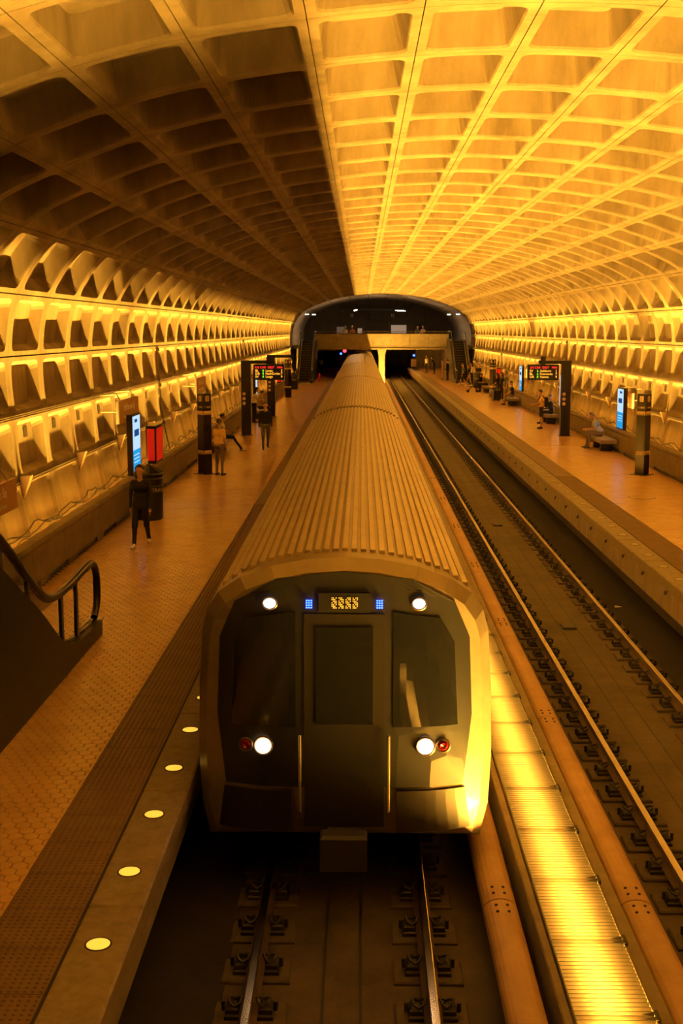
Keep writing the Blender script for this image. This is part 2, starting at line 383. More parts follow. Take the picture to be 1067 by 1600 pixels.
# ------------------------------------------------------------------ light trough between the tracks
tz = .31
tr = thing('light_trough', 'glowing louvered light trough running between the two tracks', 'light', (XC, 0, 0))
for s in (-1, 1):
    a, b = sorted((s * .308, s * (.385 if s < 0 else .43)))
    MB().bbox(a, b, .0, 138, -.24, tz - .02, .012).build('trough_kerb', granite_par, tr)
MB().box(-.308, .308, 0, 138, -.24, .10).build('trough_floor', blade_m, tr)
ML = 1.12; gr = MB(); NB = 19
for k in range(NB):
    y = (k + .5) * ML / NB; h = .004
    gr.add([(-.295, y - .010 - h, tz - .075), (.295, y - .010 - h, tz - .075), (.295, y + .010 - h, tz), (-.295, y + .010 - h, tz),
            (-.295, y - .010 + h, tz - .075), (.295, y - .010 + h, tz - .075), (.295, y + .010 + h, tz), (-.295, y + .010 + h, tz)],
           [(0, 1, 2, 3), (7, 6, 5, 4), (3, 2, 6, 7), (0, 4, 5, 1), (0, 3, 7, 4), (1, 5, 6, 2)])
for s in (-1, 1): gr.box(*sorted((s * .295, s * .306)), .004, ML - .004, tz - .09, tz + .004)
gme = gr.mesh('louver_panel', blade_m)
cl = MB()
for y in (.05, .11):
    cl.add([(.20, y, tz + .004), (.30, y - .025, tz + .004), (.30, y + .025, tz + .004), (.30, y, tz + .03)], [(0, 1, 2), (0, 3, 1), (0, 2, 3), (1, 3, 2)])
cl.bbox(.29, .325, .02, .15, tz - .02, tz + .022, .006)
cme = cl.mesh('louver_clip', iron)
lme = MB().add([(-.11, .03, tz - .14), (.11, .03, tz - .14), (.11, ML - .03, tz - .14), (-.11, ML - .03, tz - .14)], [(0, 1, 2, 3)]).mesh('trough_lamp', lamp_c)
y = .3; i = 0
while y < 136.5:
    link('louver_panel', gme, tr, (0, y, 0)); link('trough_lamp', lme, tr, (0, y, 0))
    if y < 60: link('louver_clip', cme, tr, (0, y, 0))
    y += ML
# ------------------------------------------------------------------ platforms
SL = 2.35
def hex_tile(r, h0, h1):
    m = MB(); a = [pi / 6 + pi / 3 * k for k in range(6)]
    v = [(r * cos(t), r * sin(t), h0) for t in a] + [(r * cos(t), r * sin(t), h1 - .004) for t in a] + [(r * .94 * cos(t), r * .94 * sin(t), h1) for t in a]
    f = [(i, (i + 1) % 6, 6 + (i + 1) % 6, 6 + i) for i in range(6)] + [(6 + i, 6 + (i + 1) % 6, 12 + (i + 1) % 6, 12 + i) for i in range(6)] + [(12, 13, 14, 15, 16, 17)]
    return m.add(v, f)
dome = MB(); TT = .60
dome.box(-TT / 2 + .004, TT / 2 - .004, .004, TT - .004, -.02, .0)
for i in range(11):
    for j in range(11):
        cx_, cy_ = -TT / 2 + (i + .5) * TT / 11, (j + .5) * TT / 11
        dome.add([(cx_ + .015 * cos(q), cy_ + .015 * sin(q), 0) for q in [pi / 3 * k for k in range(6)]] + [(cx_ + .009 * cos(q), cy_ + .009 * sin(q), .008) for q in [pi / 3 * k for k in range(6)]],
                 [(k, (k + 1) % 6, 6 + (k + 1) % 6, 6 + k) for k in range(6)] + [(6, 7, 8, 9, 10, 11)])
dome_me = dome.mesh('tactile_tile', tactile_m)
flat_me = MB().box(-TT / 2 + .006, TT / 2 - .006, .006, TT - .006, -.02, .004).mesh('tactile_tile', tactile_m)
# plain hexagon-patterned clay for the floor too far off to tell tiles apart
far_floor = mat('clay_floor_far', (.60, .365, .145), .27, noise=(.48, .28, .105), scale=3.0, bump=.05)
for sgn, side in ((-1, 'left'), (1, 'right')):
    U = lambda u: XC + sgn * u
    R2 = lambda a, b: sorted((U(a), U(b)))
    P = empty_struct('platform_' + side, 'hexagon-tiled %s platform with granite edge' % side, 'platform')
    MB().box(*R2(EDGE + .42, 8.3), -8, 144.3, -.2, PZ - .012).build('platform_slab', grout, P)
    MB().box(*R2(EDGE + .10, EDGE + .42), -8, 144.3, PZ - .62, PZ - .18).build('edge_beam', conc_wall, P)
    MB().box(*R2(EDGE + 1.05, 8.25), 46, 144.3, PZ - .012, PZ).build('distant_paving', far_floor, P)
    MB().box(*R2(EDGE + 1.05, 8.25), -8, 6.6, PZ - .012, PZ).build('near_paving', far_floor, P)
    # face of the edge below the coping: panels with slots
    fp = MB(); fp.box(*R2(EDGE + .03, EDGE + .11), .012, .575, PZ - .60, PZ - .17)
    fpm = fp.mesh('face_panel', conc_wall); y = 5.0
    if sgn > 0:
        k = 0
        while y < 110: 
            link('face_panel', fpm, P, (0, y, 0))
            if k % 3 == 0 and y < 70:
                c = MB(); yy = y; x = U(EDGE + .02)
                c.tube([(x, yy + .1, PZ - .18), (x - .03, yy + .12, PZ - .27), (x - .02, yy + .25, PZ - .30), (x, yy + .28, PZ - .24)], .012, 5)
                c.build('dangling_cable', iron, P)
            y += .5875; k += 1
    # coping slabs with edge lights
    cm = MB().bbox(*R2(EDGE, EDGE + .435), .006, SL - .006, PZ - .19, PZ, .018).mesh('coping_slab', granite)
    lens = MB().lathe([(.088, .0), (.086, .004), (.06, .012), (.03, .016), (.005, .017)], (0, 0, 0), 20).mesh('edge_light', edge_on if sgn < 0 else edge_off, True)
    rim = MB().lathe([(.100, .0), (.100, .003), (.09, .004)], (0, 0, 0), 20).mesh('light_rim', iron)
    y = 8.63 - 5 * SL
    while y < 142:
        s_ = link('coping_slab', cm, P, (0, y, 0))
        if 4 < y < 110:
            for q in (.60, .60 + SL / 2):
                link('edge_light', lens, s_, (U(EDGE + .225), q, PZ)); link('light_rim', rim, s_, (U(EDGE + .225), q, PZ))
        y += SL
    # tactile strip
    y = 5.6; x = U(EDGE + .435 + .31)
    while y < 132:
        lim = 30 if sgn < 0 else 36
        link('tactile_tile', dome_me if y < lim else flat_me, P, (x, y, PZ - .004)); y += TT
    MB().box(*R2(EDGE + .43, EDGE + 1.045), 5, 132, PZ - .015, PZ - .006).build('tactile_bed', grout, P)
    # hexagonal clay tiles
    r = .134 / math.sqrt(3); ht = hex_tile(r * .945, -.02, 0.0); hme = ht.mesh('hex_tile', tile)
    spots = []; row = 0; y = 6.66
    while y < 46:
        n = int((7.44 - (EDGE + 1.06)) / .134)
        for i in range(-1, n + 1):
            u = EDGE + 1.06 + .03 + .134 * (i + (.5 if row % 2 else 0))
            if EDGE + 1.0 < u < 7.42: spots.append((u, y))
        y += 1.5 * r; row += 1
    def vis_t(u, y):
        x = U(u); px = 565 + x * 1870 / (y + .66)
        if sgn < 0 and x < -3.87 and y < 17.2: return False
        return 0 < px < 1067
    cand = sorted([s for s in spots if vis_t(*s) and (sgn > 0 or (s[1] > 8.0 and -s[0] + XC < -2.7))], key=lambda s: s[1])
    first = set(cand[:300]); big = MB()
    for s in spots:
        dz = random.uniform(-.0012, .0012)
        lim = EDGE + 1.05
        if s[0] - r < lim:                        # tiles cut straight where the tactile strip begins
            ce = MB().add([(sgn * (max(sgn * (a + U(s[0]) - XC), lim)) + XC, b + s[1], c + PZ + dz) for a, b, c in ht.v], ht.f)
            if s in first: ce.build('hex_tile', tile, P)
            else: big.add(ce.v, ce.f)
            continue
        if s in first: link('hex_tile', hme, P, (U(s[0]), s[1], PZ + dz))
        else: big.add([(a + U(s[0]), b + s[1], c + PZ + dz) for a, b, c in ht.v], ht.f)
    big.build('tile_field', tile, P)['kind'] = 'stuff'
# ------------------------------------------------------------------ train at rest
TX = TL; TF = 10.9
half = [(1.34, .38), (1.42, .70), (1.445, 1.20), (1.43, 1.9), (1.395, 2.45), (1.34, 2.66), (1.22, 2.84), (1.0, 3.0), (.7, 3.12), (.35, 3.19), (0, 3.21)]
sec = half + [(-x, z) for x, z in half[-2::-1]]
def half_at(z):
    for (x0, z0), (x1, z1) in zip(half, half[1:]):
        if z0 <= z <= z1: return x0 + (x1 - x0) * (z - z0) / (z1 - z0 + 1e-9)
    return 1.34
def nose(x, z):                                   # y of the front surface
    return TF + .10 * max(0, (z - 1.3) / 1.9) ** 1.5 + .30 * (abs(x) / 1.4) ** 4 + .04 * max(0, (1.2 - z))
train = thing('metro_train', 'long silver metro train with corrugated roof and black front on the left track', 'train', (TX, 0, 0))
CL, GAP = 22.4, .45
def car(y0, lead):
    m = MB(); n = len(sec); y1 = y0 + CL
    if lead:
        cz = 1.7; loops = []
        for s in (.12, .35, .6, .8, .93): loops.append([(x * s, nose(x * s, cz + (z - cz) * s), cz + (z - cz) * s) for x, z in sec])
        loops.append([(x, nose(x, z) + .12, z) for x, z in sec]); loops.append([(x, y0 + .75, z) for x, z in sec]); loops.append([(x, y1, z) for x, z in sec])
        v = [p for l in loops for p in l]; f = []
        for j in range(len(loops) - 1):
            for i in range(n): f.append((j * n + i, j * n + (i + 1) % n, (j + 1) * n + (i + 1) % n, (j + 1) * n + i))
        f.append(tuple(range(n))); f.append(tuple(range((len(loops) - 1) * n, len(loops) * n))[::-1]); m.add(v, f)
    else: m.prism_y(sec, y0, y1)
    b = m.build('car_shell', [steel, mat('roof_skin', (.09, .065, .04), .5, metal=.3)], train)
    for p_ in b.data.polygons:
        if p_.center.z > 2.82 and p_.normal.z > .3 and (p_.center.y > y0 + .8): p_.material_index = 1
    # corrugated roof: raised ribs
    xs = [-1.17 + k * .09 for k in range(27)]
    for x in xs:
        ax = abs(x); z = next(z0 + (z1 - z0) * (ax - x0) / (x1 - x0) for (x0, z0), (x1, z1) in zip(half[::-1], half[-2::-1]) if x0 <= ax <= x1)
        ya = y0 + (.55 if lead else .1)
        MB().prism_y([(x - .031, z - .04), (x - .025, z + .026), (x + .025, z + .026), (x + .031, z - .04)], ya, y1 - .1).build('roof_rib', roof_steel, b)
    for k in range(3):                             # doors and windows along both sides
        yd = y0 + 3.6 + k * 7.1
        for s in (-1, 1):
            d = MB(); d.prism_y([(s * 1.40, .42), (s * 1.452, 1.2), (s * 1.44, 1.9), (s * 1.40, 2.4), (s * 1.36, 2.4)], yd, yd + 1.3); d.build('side_door', bronze2, b)
            for q in (.08, .72): MB().prism_y([(s * 1.40, 1.35), (s * 1.455, 1.35), (s * 1.435, 2.1), (s * 1.39, 2.1)], yd + q, yd + q + .5).build('door_window', darkglass, b)
            for q in (1.7, 3.5): MB().prism_y([(s * 1.40, 1.35), (s * 1.452, 1.35), (s * 1.432, 2.1), (s * 1.39, 2.1)], yd + q, yd + q + 1.5).build('side_window', darkglass, b)
    MB().box(-1.1, 1.1, y0 + 1.2, y1 - .6, .12, .42).build('underframe', iron, b)
    return b
lead = car(TF, True)
for k in range(1, 6):
    y0 = TF + k * (CL + GAP); car(y0, False)
    MB().box(-.75, .75, y0 - GAP - .02, y0 + .02, .5, 2.6).build('gangway', rubber, train)
def face_panel(poly, off, thick, name, m, parent, sub=6):
    """panel that follows the nose: poly in (x,z), filled and subdivided"""
    bm = bmesh.new(); vs = [bm.verts.new((x, 0, z)) for x, z in poly]; bm.faces.new(vs)
    bmesh.ops.triangulate(bm, faces=bm.faces[:]); bmesh.ops.subdivide_edges(bm, edges=bm.edges[:], cuts=sub, use_grid_fill=True)
    r = bmesh.ops.extrude_face_region(bm, geom=bm.faces[:]); ex = [e for e in r['geom'] if isinstance(e, bmesh.types.BMVert)]
    exs = set(ex)
    for q in bm.verts: q.co.y = nose(q.co.x, q.co.z) - (off if q in exs else off - thick)
    bmesh.ops.recalc_face_normals(bm, faces=bm.faces[:])
    me = bpy.data.meshes.new(name); bm.to_mesh(me); bm.free(); me.materials.append(m); return link(name, me, parent)
mask = face_panel([(-1.14, 1.02), (1.14, 1.02), (1.22, 1.7), (1.19, 2.45), (1.04, 2.80), (.64, 3.03), (0, 3.10), (-.64, 3.03), (-1.04, 2.80), (-1.19, 2.45), (-1.22, 1.7)], .020, .06, 'front_mask', black, train)
face_panel([(.46, 1.62), (1.08, 1.62), (1.04, 2.42), (.90, 2.66), (.46, 2.72)], .032, .03, 'windshield', darkglass, mask)
face_panel([(-.46, 1.62), (-.46, 2.72), (-.90, 2.66), (-1.04, 2.42), (-1.08, 1.62)], .032, .03, 'windshield', darkglass, mask)
dr = face_panel([(-.38, .62), (.38, .62), (.38, 2.70), (-.38, 2.70)], .030, .04, 'front_door', mat('front_door_grey', (.020, .016, .012), .4, metal=.3), train)
face_panel([(-.27, 1.65), (.27, 1.65), (.27, 2.58), (-.27, 2.58)], .040, .02, 'door_window', darkglass, dr)
for s in (-1, 1):
    MB().tube([(s * .42, nose(.42, 1.3) - .07, .8), (s * .42, nose(.42, 1.3) - .07, 1.55)], .014, 6).build('grab_bar', steel, train)
    face_panel([(s * .50, .56), (s * 1.22, .56), (s * 1.16, .98), (s * .50, .98)], .022, .04, 'lower_fascia', mat('fascia', (.030, .023, .016), .4, metal=.4), train)
def lampdisc(x, z, r, m, name, rim=True, rx=None):
    y = nose(x, z) - .045; k = MB(); n = 18; rx = rx or r
    v = [(x + rx * cos(2 * pi * i / n), y, z + r * sin(2 * pi * i / n)) for i in range(n)] + [(x + rx * .6 * cos(2 * pi * i / n), y - .02, z + r * .6 * sin(2 * pi * i / n)) for i in range(n)]
    f = [(i, n + i, n + (i + 1) % n, (i + 1) % n) for i in range(n)] + [tuple(range(n, 2 * n))]
    k.add(v, f); o = k.build(name, m, train, smooth=True)
    if rim:
        q = MB(); pts = [(x + (rx + .012) * cos(2 * pi * i / n), y + .005, z + (r + .012) * sin(2 * pi * i / n)) for i in range(n + 1)]
        q.tube(pts, .012, 6, caps=False); q.build('lamp_rim', bronze2, o)
    return o
for s in (-1, 1):
    lampdisc(s * .77, 1.43, .075, head_lamp, 'headlight')['label'] = 'warm round headlight'
    lampdisc(s * .94, 1.43, .05, mat('tail_lens', (.25, .01, .01), .2), 'tail_light')
    lampdisc(s * .70, 2.80, .045, white_lamp, 'marker_light', rx=.055)['label'] = 'cool white marker light'
    b_ = MB()
    for i in range(3):
        for j in range(4): x, z = s * .33 + (i - 1) * .022, 2.80 + (j - 1.5) * .022; y = nose(x, z) - .05; b_.lathe([(.008, -.006), (.008, .006)], (x, y, z), 6)
    b_.build('blue_led_cluster', blue_led, train)['label'] = 'blue running lights'
sg = face_panel([(-.24, 2.72), (.24, 2.72), (.24, 2.90), (-.24, 2.90)], .045, .03, 'destination_sign', black, train)
dots = MB(); pat = ['11110', '10001', '11110', '10100', '10010', '10001']
for g in range(4):
    for j in range(7):
        for i in range(4):
            if (i * 7 + j * 3 + g * 5) % 4 == 0: continue
            x = -.115 + g * .066 + i * .013; z = 2.765 + j * .0155; y = nose(x, z) - .052; dots.box(x - .0042, x + .0042, y, y + .008, z - .0042, z + .0042)
dots.build('amber_dots', led_amber, sg)
cp = MB(); cp.box(-.16, .16, TF - .25, TF + .9, .42, .62); cp.bbox(-.22, .22, TF - .42, TF - .22, .36, .70, .03); cp.build('coupler', iron, train)
for yy in (TF + 2.3, TF + 4.5):
    for s in (-1, 1):
        wh = MB(); n = 16; x = s * .7475
        wh.add([(x + q, yy + .36 * cos(2 * pi * i / n), .36 + .36 * sin(2 * pi * i / n)) for q in (-.06, .06) for i in range(n)], [(i, (i + 1) % n, n + (i + 1) % n, n + i) for i in range(n)] + [tuple(range(n))[::-1], tuple(range(n, 2 * n))])
        wh.build('wheel', iron, train)
# ------------------------------------------------------------------ escalators
def smooth_path(pts, k=5):
    out = []
    for i in range(len(pts) - 1):
        g = lambda j: Vector(pts[max(0, min(len(pts) - 1, j))])
        p0, p1, p2, p3 = g(i - 1), g(i), g(i + 1), g(i + 2)
        for a in [q / k for q in range(k)]:
            out.append(tuple(.5 * ((2 * p1) + (p2 - p0) * a + (2 * p0 - 5 * p1 + 4 * p2 - p3) * a * a + (3 * p1 - p0 - 3 * p2 + p3) * a ** 3)))
    out.append(tuple(pts[-1])); return out
def escalator(name, label, x0, x1, yb, di, deck, rail, posts, top_s, clad_m, glass_on=True, rail_hi=.0, step_hi=None):
    """s runs from the bottom newel along the flight; z above the platform"""
    t = thing(name, label, 'escalator', (0, 0, 0))
    Yv = lambda s: yb + di * s
    dk = smooth_path(deck); rl = smooth_path(rail)
    for x, sg in ((x0, -1), (x1, 1)):
        w = .10
        poly = [(Yv(s), z) for s, z in dk] + [(Yv(dk[-1][0]), PZ + .01), (Yv(dk[0][0]), PZ + .01)]
        MB().prism_x(poly, x - w, x + w).build('truss_cladding', clad_m, t)
        k = MB(); k.tube([(x, Yv(s), z + .012) for s, z in dk], .022, 6)
        k.build('deck_trim', mat('deck_trim_dark', (.03, .024, .018), .25, metal=.7), t)
        if glass_on:
            g = MB(); vs_ = []; n = 0
            import bisect
            def rz(s):
                best = [z for (s0, z0), (s1, z1) in zip(rl, rl[1:]) for z in ([z0 + (z1 - z0) * (s - s0) / (s1 - s0)] if s1 > s0 + 1e-6 and s0 <= s <= s1 else [])]
                return max(best) if best else None
            for s, z in dk:
                q = rz(s)
                if q is None or s < .12: continue
                vs_ += [(x - .005, Yv(s), z), (x - .005, Yv(s), q), (x + .005, Yv(s), q), (x + .005, Yv(s), z)]; n += 1
            f = []
            for i in range(n - 1):
                for a, b in ((0, 1), (1, 2), (2, 3), (3, 0)): f.append((4 * i + a, 4 * i + b, 4 * i + 4 + b, 4 * i + 4 + a))
            g.add(vs_, f); g.build('balustrade_glass', glass, t)
        h = MB(); h.tube([(x, Yv(s), z) for s, z in rl], .058, 10); h.build('handrail', rubber, t, smooth=True)
        for s in posts:
            zd = min(dk, key=lambda p: abs(p[0] - s))[1]; zr = min((p for p in rl if p[1] > zd + .15), key=lambda p: abs(p[0] - s))[1]
            MB().box(x - .025, x + .025, Yv(s) - .05, Yv(s) + .05, zd, zr).build('glass_post', black, t)
        if rail_hi:
            MB().tube([(x + sg * -.11, Yv(s), z + .03) for s, z in dk], .03, 6).build('edge_strip', steel, t)
    st = MB(); ns = 0; s = 1.6; z = PZ + .01
    lx, rx = x0 + .1, x1 - .1
    plate = MB().bbox(lx, rx, min(Yv(-1.0), Yv(1.6)), max(Yv(-1.0), Yv(1.6)), PZ - .005, PZ + .014, .004); plate.build('landing_plate', steel, t)
    sm = None
    step = MB().box(lx, rx, 0, .36, -.02, .19)
    for q in range(12): step.box(lx + .02 + q * (rx - lx) / 12, lx + .045 + q * (rx - lx) / 12, .0, .36, .19, .2)
    if step_hi: step.box(lx, rx, .0 if di > 0 else .33, .03 if di > 0 else .36, .195, .203, 1)
    sm = step.mesh('step', [mat('step_dark', (.03, .026, .022), .5, metal=.5), amber_p])
    while s < top_s:
        zz = PZ - .15 + max(0, min(1, (s - 1.9))) * 0 + max(0, s - 2.2) * .577
        link('step', sm, t, (0, Yv(s) - (.36 if di < 0 else 0), zz)); s += .36
    return t
dark_clad = mat('dark_cladding', (.006, .0045, .003), .45, metal=.1)
deckN = [(0.05, 1.16), (.8, 1.18), (1.4, 1.21), (1.75, 1.26), (2.1, 1.36), (2.45, 1.52), (3.3, 2.06), (4.5, 2.73), (9.0, 5.27)]
railN = [(.15, 1.22), (-.05, 1.38), (-.10, 1.62), (-.02, 1.88), (.25, 2.03), (.7, 2.03), (1.5, 1.99), (2.2, 2.0), (2.7, 2.08), (3.1, 2.27), (3.6, 2.56), (4.5, 3.14), (9.0, 5.75)]
escalator('escalator', 'dark escalator with glass balustrade descending at the left foreground', -5.30, -3.87, 17.0, -1, deckN, railN, (1.2, 2.0, 3.5, 4.5, 5.6), 8.6, dark_clad)
deckF = [(0.05, 1.16), (1.0, 1.18), (1.8, 1.24), (2.4, 1.48), (3.4, 2.06), (6.0, 3.55), (7.2, 4.2), (8.0, 4.45), (11.6, 4.5)]
railF = [(.15, 1.22), (-.05, 1.4), (-.08, 1.65), (.1, 1.95), (.5, 2.03), (1.6, 2.03), (2.4, 2.25), (3.4, 2.86), (6.0, 4.35), (7.2, 4.98), (8.0, 5.2), (11.6, 5.2)]
escalator('escalator', 'far escalator rising from the left platform to the mezzanine bridge', -5.45, -4.2, 100.5, 1, deckF, railF, (1.2,), 8.2, dark_clad, False, rail_hi=1, step_hi=1)
escalator('escalator', 'far escalator rising from the right platform to the mezzanine bridge', 7.97, 9.22, 100.5, 1, deckF, railF, (1.2,), 8.2, dark_clad, False, rail_hi=1, step_hi=1)
# ------------------------------------------------------------------ far mezzanine bridge
mz = empty_struct('mezzanine_bridge', 'concrete mezzanine bridge crossing over the tracks at the far end', 'bridge')
bx0, bx1 = XC - 6.05, XC + 6.05; YB = 112.3
NP = 7; pw = (bx1 - bx0) / NP
for k in range(NP): MB().bbox(bx0 + k * pw + .02, bx0 + (k + 1) * pw - .02, YB, YB + .22, 3.68, 5.0, .01).build('fascia_panel', conc_wall, mz)
MB().box(bx0, bx1, YB + .04, YB + .35, 3.6, 5.0).build('parapet_core', conc_wall, mz)
MB().bbox(bx0 - .02, bx1 + .02, YB - .06, YB + .5, 3.55, 3.68, .01).build('lower_lip', conc_wall, mz)
MB().bbox(bx0, bx1, YB - .03, YB + .38, 5.0, 5.06, .01).build('parapet_cap', dark_clad, mz)
MB().box(XC - 8.2, XC + 8.2, YB + .35, 137, 3.6, 3.98).build('bridge_deck', conc_wall, mz)
MB().tube([(bx0, YB + .2, 5.2), (bx1, YB + .2, 5.2)], .03, 6).build('top_rail', steel, mz)
for s in (-1, 1): MB().box(*sorted((XC + s * 6.0, XC + s * 6.2)), YB, YB + .4, PZ, 5.0).build('end_post', conc_wall, mz)
cm = MB(); cm.prism_y([(XC - .29, -.2), (XC + .29, -.2), (XC + .29, 3.0), (XC + .42, 3.56), (XC - .42, 3.56), (XC - .29, 3.0)], YB + .6, YB + 1.3); cm.build('centre_column', conc_wall, mz)
ew = MB(); ew.box(XC - 8.6, XC + 8.6, 136, 136.3, 3.98, 9.0)
end_wall = struct(ew.build('wall_back', mat('end_wall_dark', (.11, .085, .06), .6, noise=(.07, .055, .04), scale=1.5)), 'dark end wall above the far mezzanine', 'wall')
def ebox(nm, x0, x1, y0, y1, z0, z1, m, par=end_wall): return MB().bbox(x0, x1, y0, y1, z0, z1, .01).build(nm, m, par)
door_grey = mat('door_bronze', (.05, .038, .026), .5, metal=.3)
ebox('door_leaf', .35, 1.62, 135.9, 136.05, 3.98, 6.3, door_grey); ebox('door_leaf', 1.66, 2.95, 135.9, 136.05, 3.98, 6.3, door_grey)
ebox('door_frame', .2, .33, 135.85, 136.05, 3.98, 6.4, granite_par); ebox('door_frame', 2.97, 3.1, 135.85, 136.05, 3.98, 6.4, granite_par)
ebox('overhead_cabinet', .9, 2.4, 135.3, 136, 6.55, 7.5, door_grey); ebox('ceiling_beam', -2.4, 5.2, 134.8, 136, 7.45, 7.75, black)
lit_panel = mat('lit_panel', (.55, .46, .38), .5, emit=(.9, .62, .42), estr=.28)
ebox('lit_notice', 3.3, 5.0, 135.85, 136.05, 4.2, 5.9, lit_panel); ebox('lit_notice', -.45, .05, 135.85, 136.05, 4.9, 5.55, lit_panel); ebox('lit_notice', -2.8, -1.9, 135.85, 136.05, 4.2, 5.7, mat('dim_panel', (.3, .24, .2), .5, emit=(.7, .5, .35), estr=.10))
for x in (-1.1, 3.45):
    q = ebox('pictogram_sign', x - .22, x + .22, 135.6, 135.75, 6.75, 7.2, black); 
    for a in (-.1, .1):
        for b in (-.1, .1): MB().box(x + a - .07, x + a + .07, 135.57, 135.6, 6.97 + b - .07, 6.97 + b + .07).build('pictogram', white_p, q)
for x, y, dx, lab in ((-.6, 118, -.22, 'left'), (3.85, 121, 1.1, 'right')):
    t = thing('strip_light', 'fluorescent strip light hung above the far mezzanine, %s one' % lab, 'light', (x, y, 7.25), 0, 'mezzanine strip lights')
    MB().box(-.07, .07, -2.2, 2.2, .03, .09).build('housing', black, t, rz=0); MB().box(-.05, .05, -2.15, 2.15, -.02, .03).build('tube', fluoro_hot, t)
    t.rotation_euler[2] = -math.atan2(dx, 4.4)
    for yy in (-1.5, 1.5): MB().box(-.01, .01, yy - .01, yy + .01, .09, 1.0).build('hanger', black, t)
for x, y, z, lab in ((XC - 6.9, 111.0, 6.75, 'nearest on the left haunch'), (XC - 6.5, 117, 6.8, 'second on the left haunch'), (XC + 6.9, 111.0, 6.75, 'nearest on the right haunch'), (XC + 6.5, 117, 6.8, 'second on the right haunch')):
    t = thing('flood_light', 'small white floodlight on the vault by the far bridge, ' + lab, 'light', (x, y, z), 0, 'vault floodlights')
    MB().bbox(-.2, .2, -.1, .14, -.02, .10, .01).build('housing', black, t); MB().box(-.17, .17, -.12, -.1, -.02, .06).build('lens', fluoro, t)
    MB().box(-.02, .02, 0, .04, .1, .28).build('bracket', black, t)
# platform-level end walls and tunnel mouth
ew2 = MB()
ew2.box(XC - 8.6, XC - 4.9, 144.3, 144.7, -.2, 3.6); ew2.box(XC + 4.9, XC + 8.6, 144.3, 144.7, -.2, 3.6); ew2.box(XC - 8.6, XC + 8.6, 172, 172.3, -.3, 3.6)
ew2.box(XC - 5.0, XC - 4.6, 144.3, 172, -.3, 3.6); ew2.box(XC + 4.6, XC + 5.0, 144.3, 172, -.3, 3.6)
struct(ew2.build('wall_tunnel', conc_wall), 'concrete end walls beside the tunnel mouth under the bridge', 'wall')
struct(MB().box(XC - 8.7, XC + 8.7, 137, 172.3, 3.6, 3.9).build('tunnel_roof', conc_wall), 'low concrete roof over the tunnel mouth', 'roof')
for sgn, lab in ((-1, 'left'), (1, 'right')):
    for a, b in ((Y_END, 144.3),): struct(MB().box(*sorted((XC + sgn * 7.6, XC + sgn * 7.8)), 110, 144.3, PZ, 3.7).build('wall_%s_end' % lab, conc_wall), 'plain concrete side wall under the bridge on the %s' % lab, 'wall')
for x, z, lab in ((-2.42, 2.62, 'left'), (6.12, 2.42, 'right')):
    t = thing('signal_light', 'blue signal lamp on a small box at the %s tunnel mouth' % lab, 'signal', (x, 141.5, PZ), 0, 'blue tunnel signals')
    MB().box(-.05, .05, -.05, .05, 0, z - PZ - .5).build('post', black, t); MB().bbox(-.34, .34, -.08, .08, z - PZ - 1.35, z - PZ - .4, .01).build('notice_box', sign_brown, t)
    for i in range(3):
        for j in range(3): MB().box(-.26 + i * .19, -.12 + i * .19, -.1, -.08, z - PZ - 1.25 + j * .27, z - PZ - 1.05 + j * .27).build('notice_square', amber_p, t)
    MB().lathe([(.17, -.2), (.2, -.1), (.2, .14), (.1, .2)], (0, 0, z - PZ), 12).build('lamp_hood', black, t)
    q = MB(); q.add([(.13 * cos(2 * pi * i / 12), -.215, z - PZ + .13 * sin(2 * pi * i / 12)) for i in range(12)], [tuple(range(12))]); q.build('blue_lens', blue_led, t)
t = thing('signal_light', 'red signal lamp beside the train under the bridge', 'signal', (-1.98, 141.0, 0))
MB().box(-.05, .05, -.05, .05, 0, 2.7).build('post', black, t); MB().bbox(-.3, .3, -.08, .1, 2.65, 3.25, .02).build('lamp_box', black, t)
q = MB(); q.add([(.2 * cos(2 * pi * i / 12), -.1, 2.95 + .2 * sin(2 * pi * i / 12)) for i in range(12)], [tuple(range(12))]); q.build('red_lens', emis('signal_red', (1, .02, .03), 9), t)
# walkway the photograph is taken from
nm = empty_struct('mezzanine_near', 'concrete walkway slab behind the viewpoint', 'bridge')
MB().box(XC - 7.3, XC + 7.3, -9, -.5, 3.3, 3.72).build('walkway_slab', conc_wall, nm)
MB().box(XC - 5.6, XC + 7.3, -.75, -.5, 3.72, 4.55).build('walkway_parapet', conc_wall, nm)
MB().box(XC - 7.3, XC - 5.55, -.5, 9.6, 3.3, 3.72).build('escalator_landing', conc_wall, nm)
MB().box(XC + 5.55, XC + 7.3, -.5, 9.6, 3.3, 3.72).build('escalator_landing', conc_wall, nm)
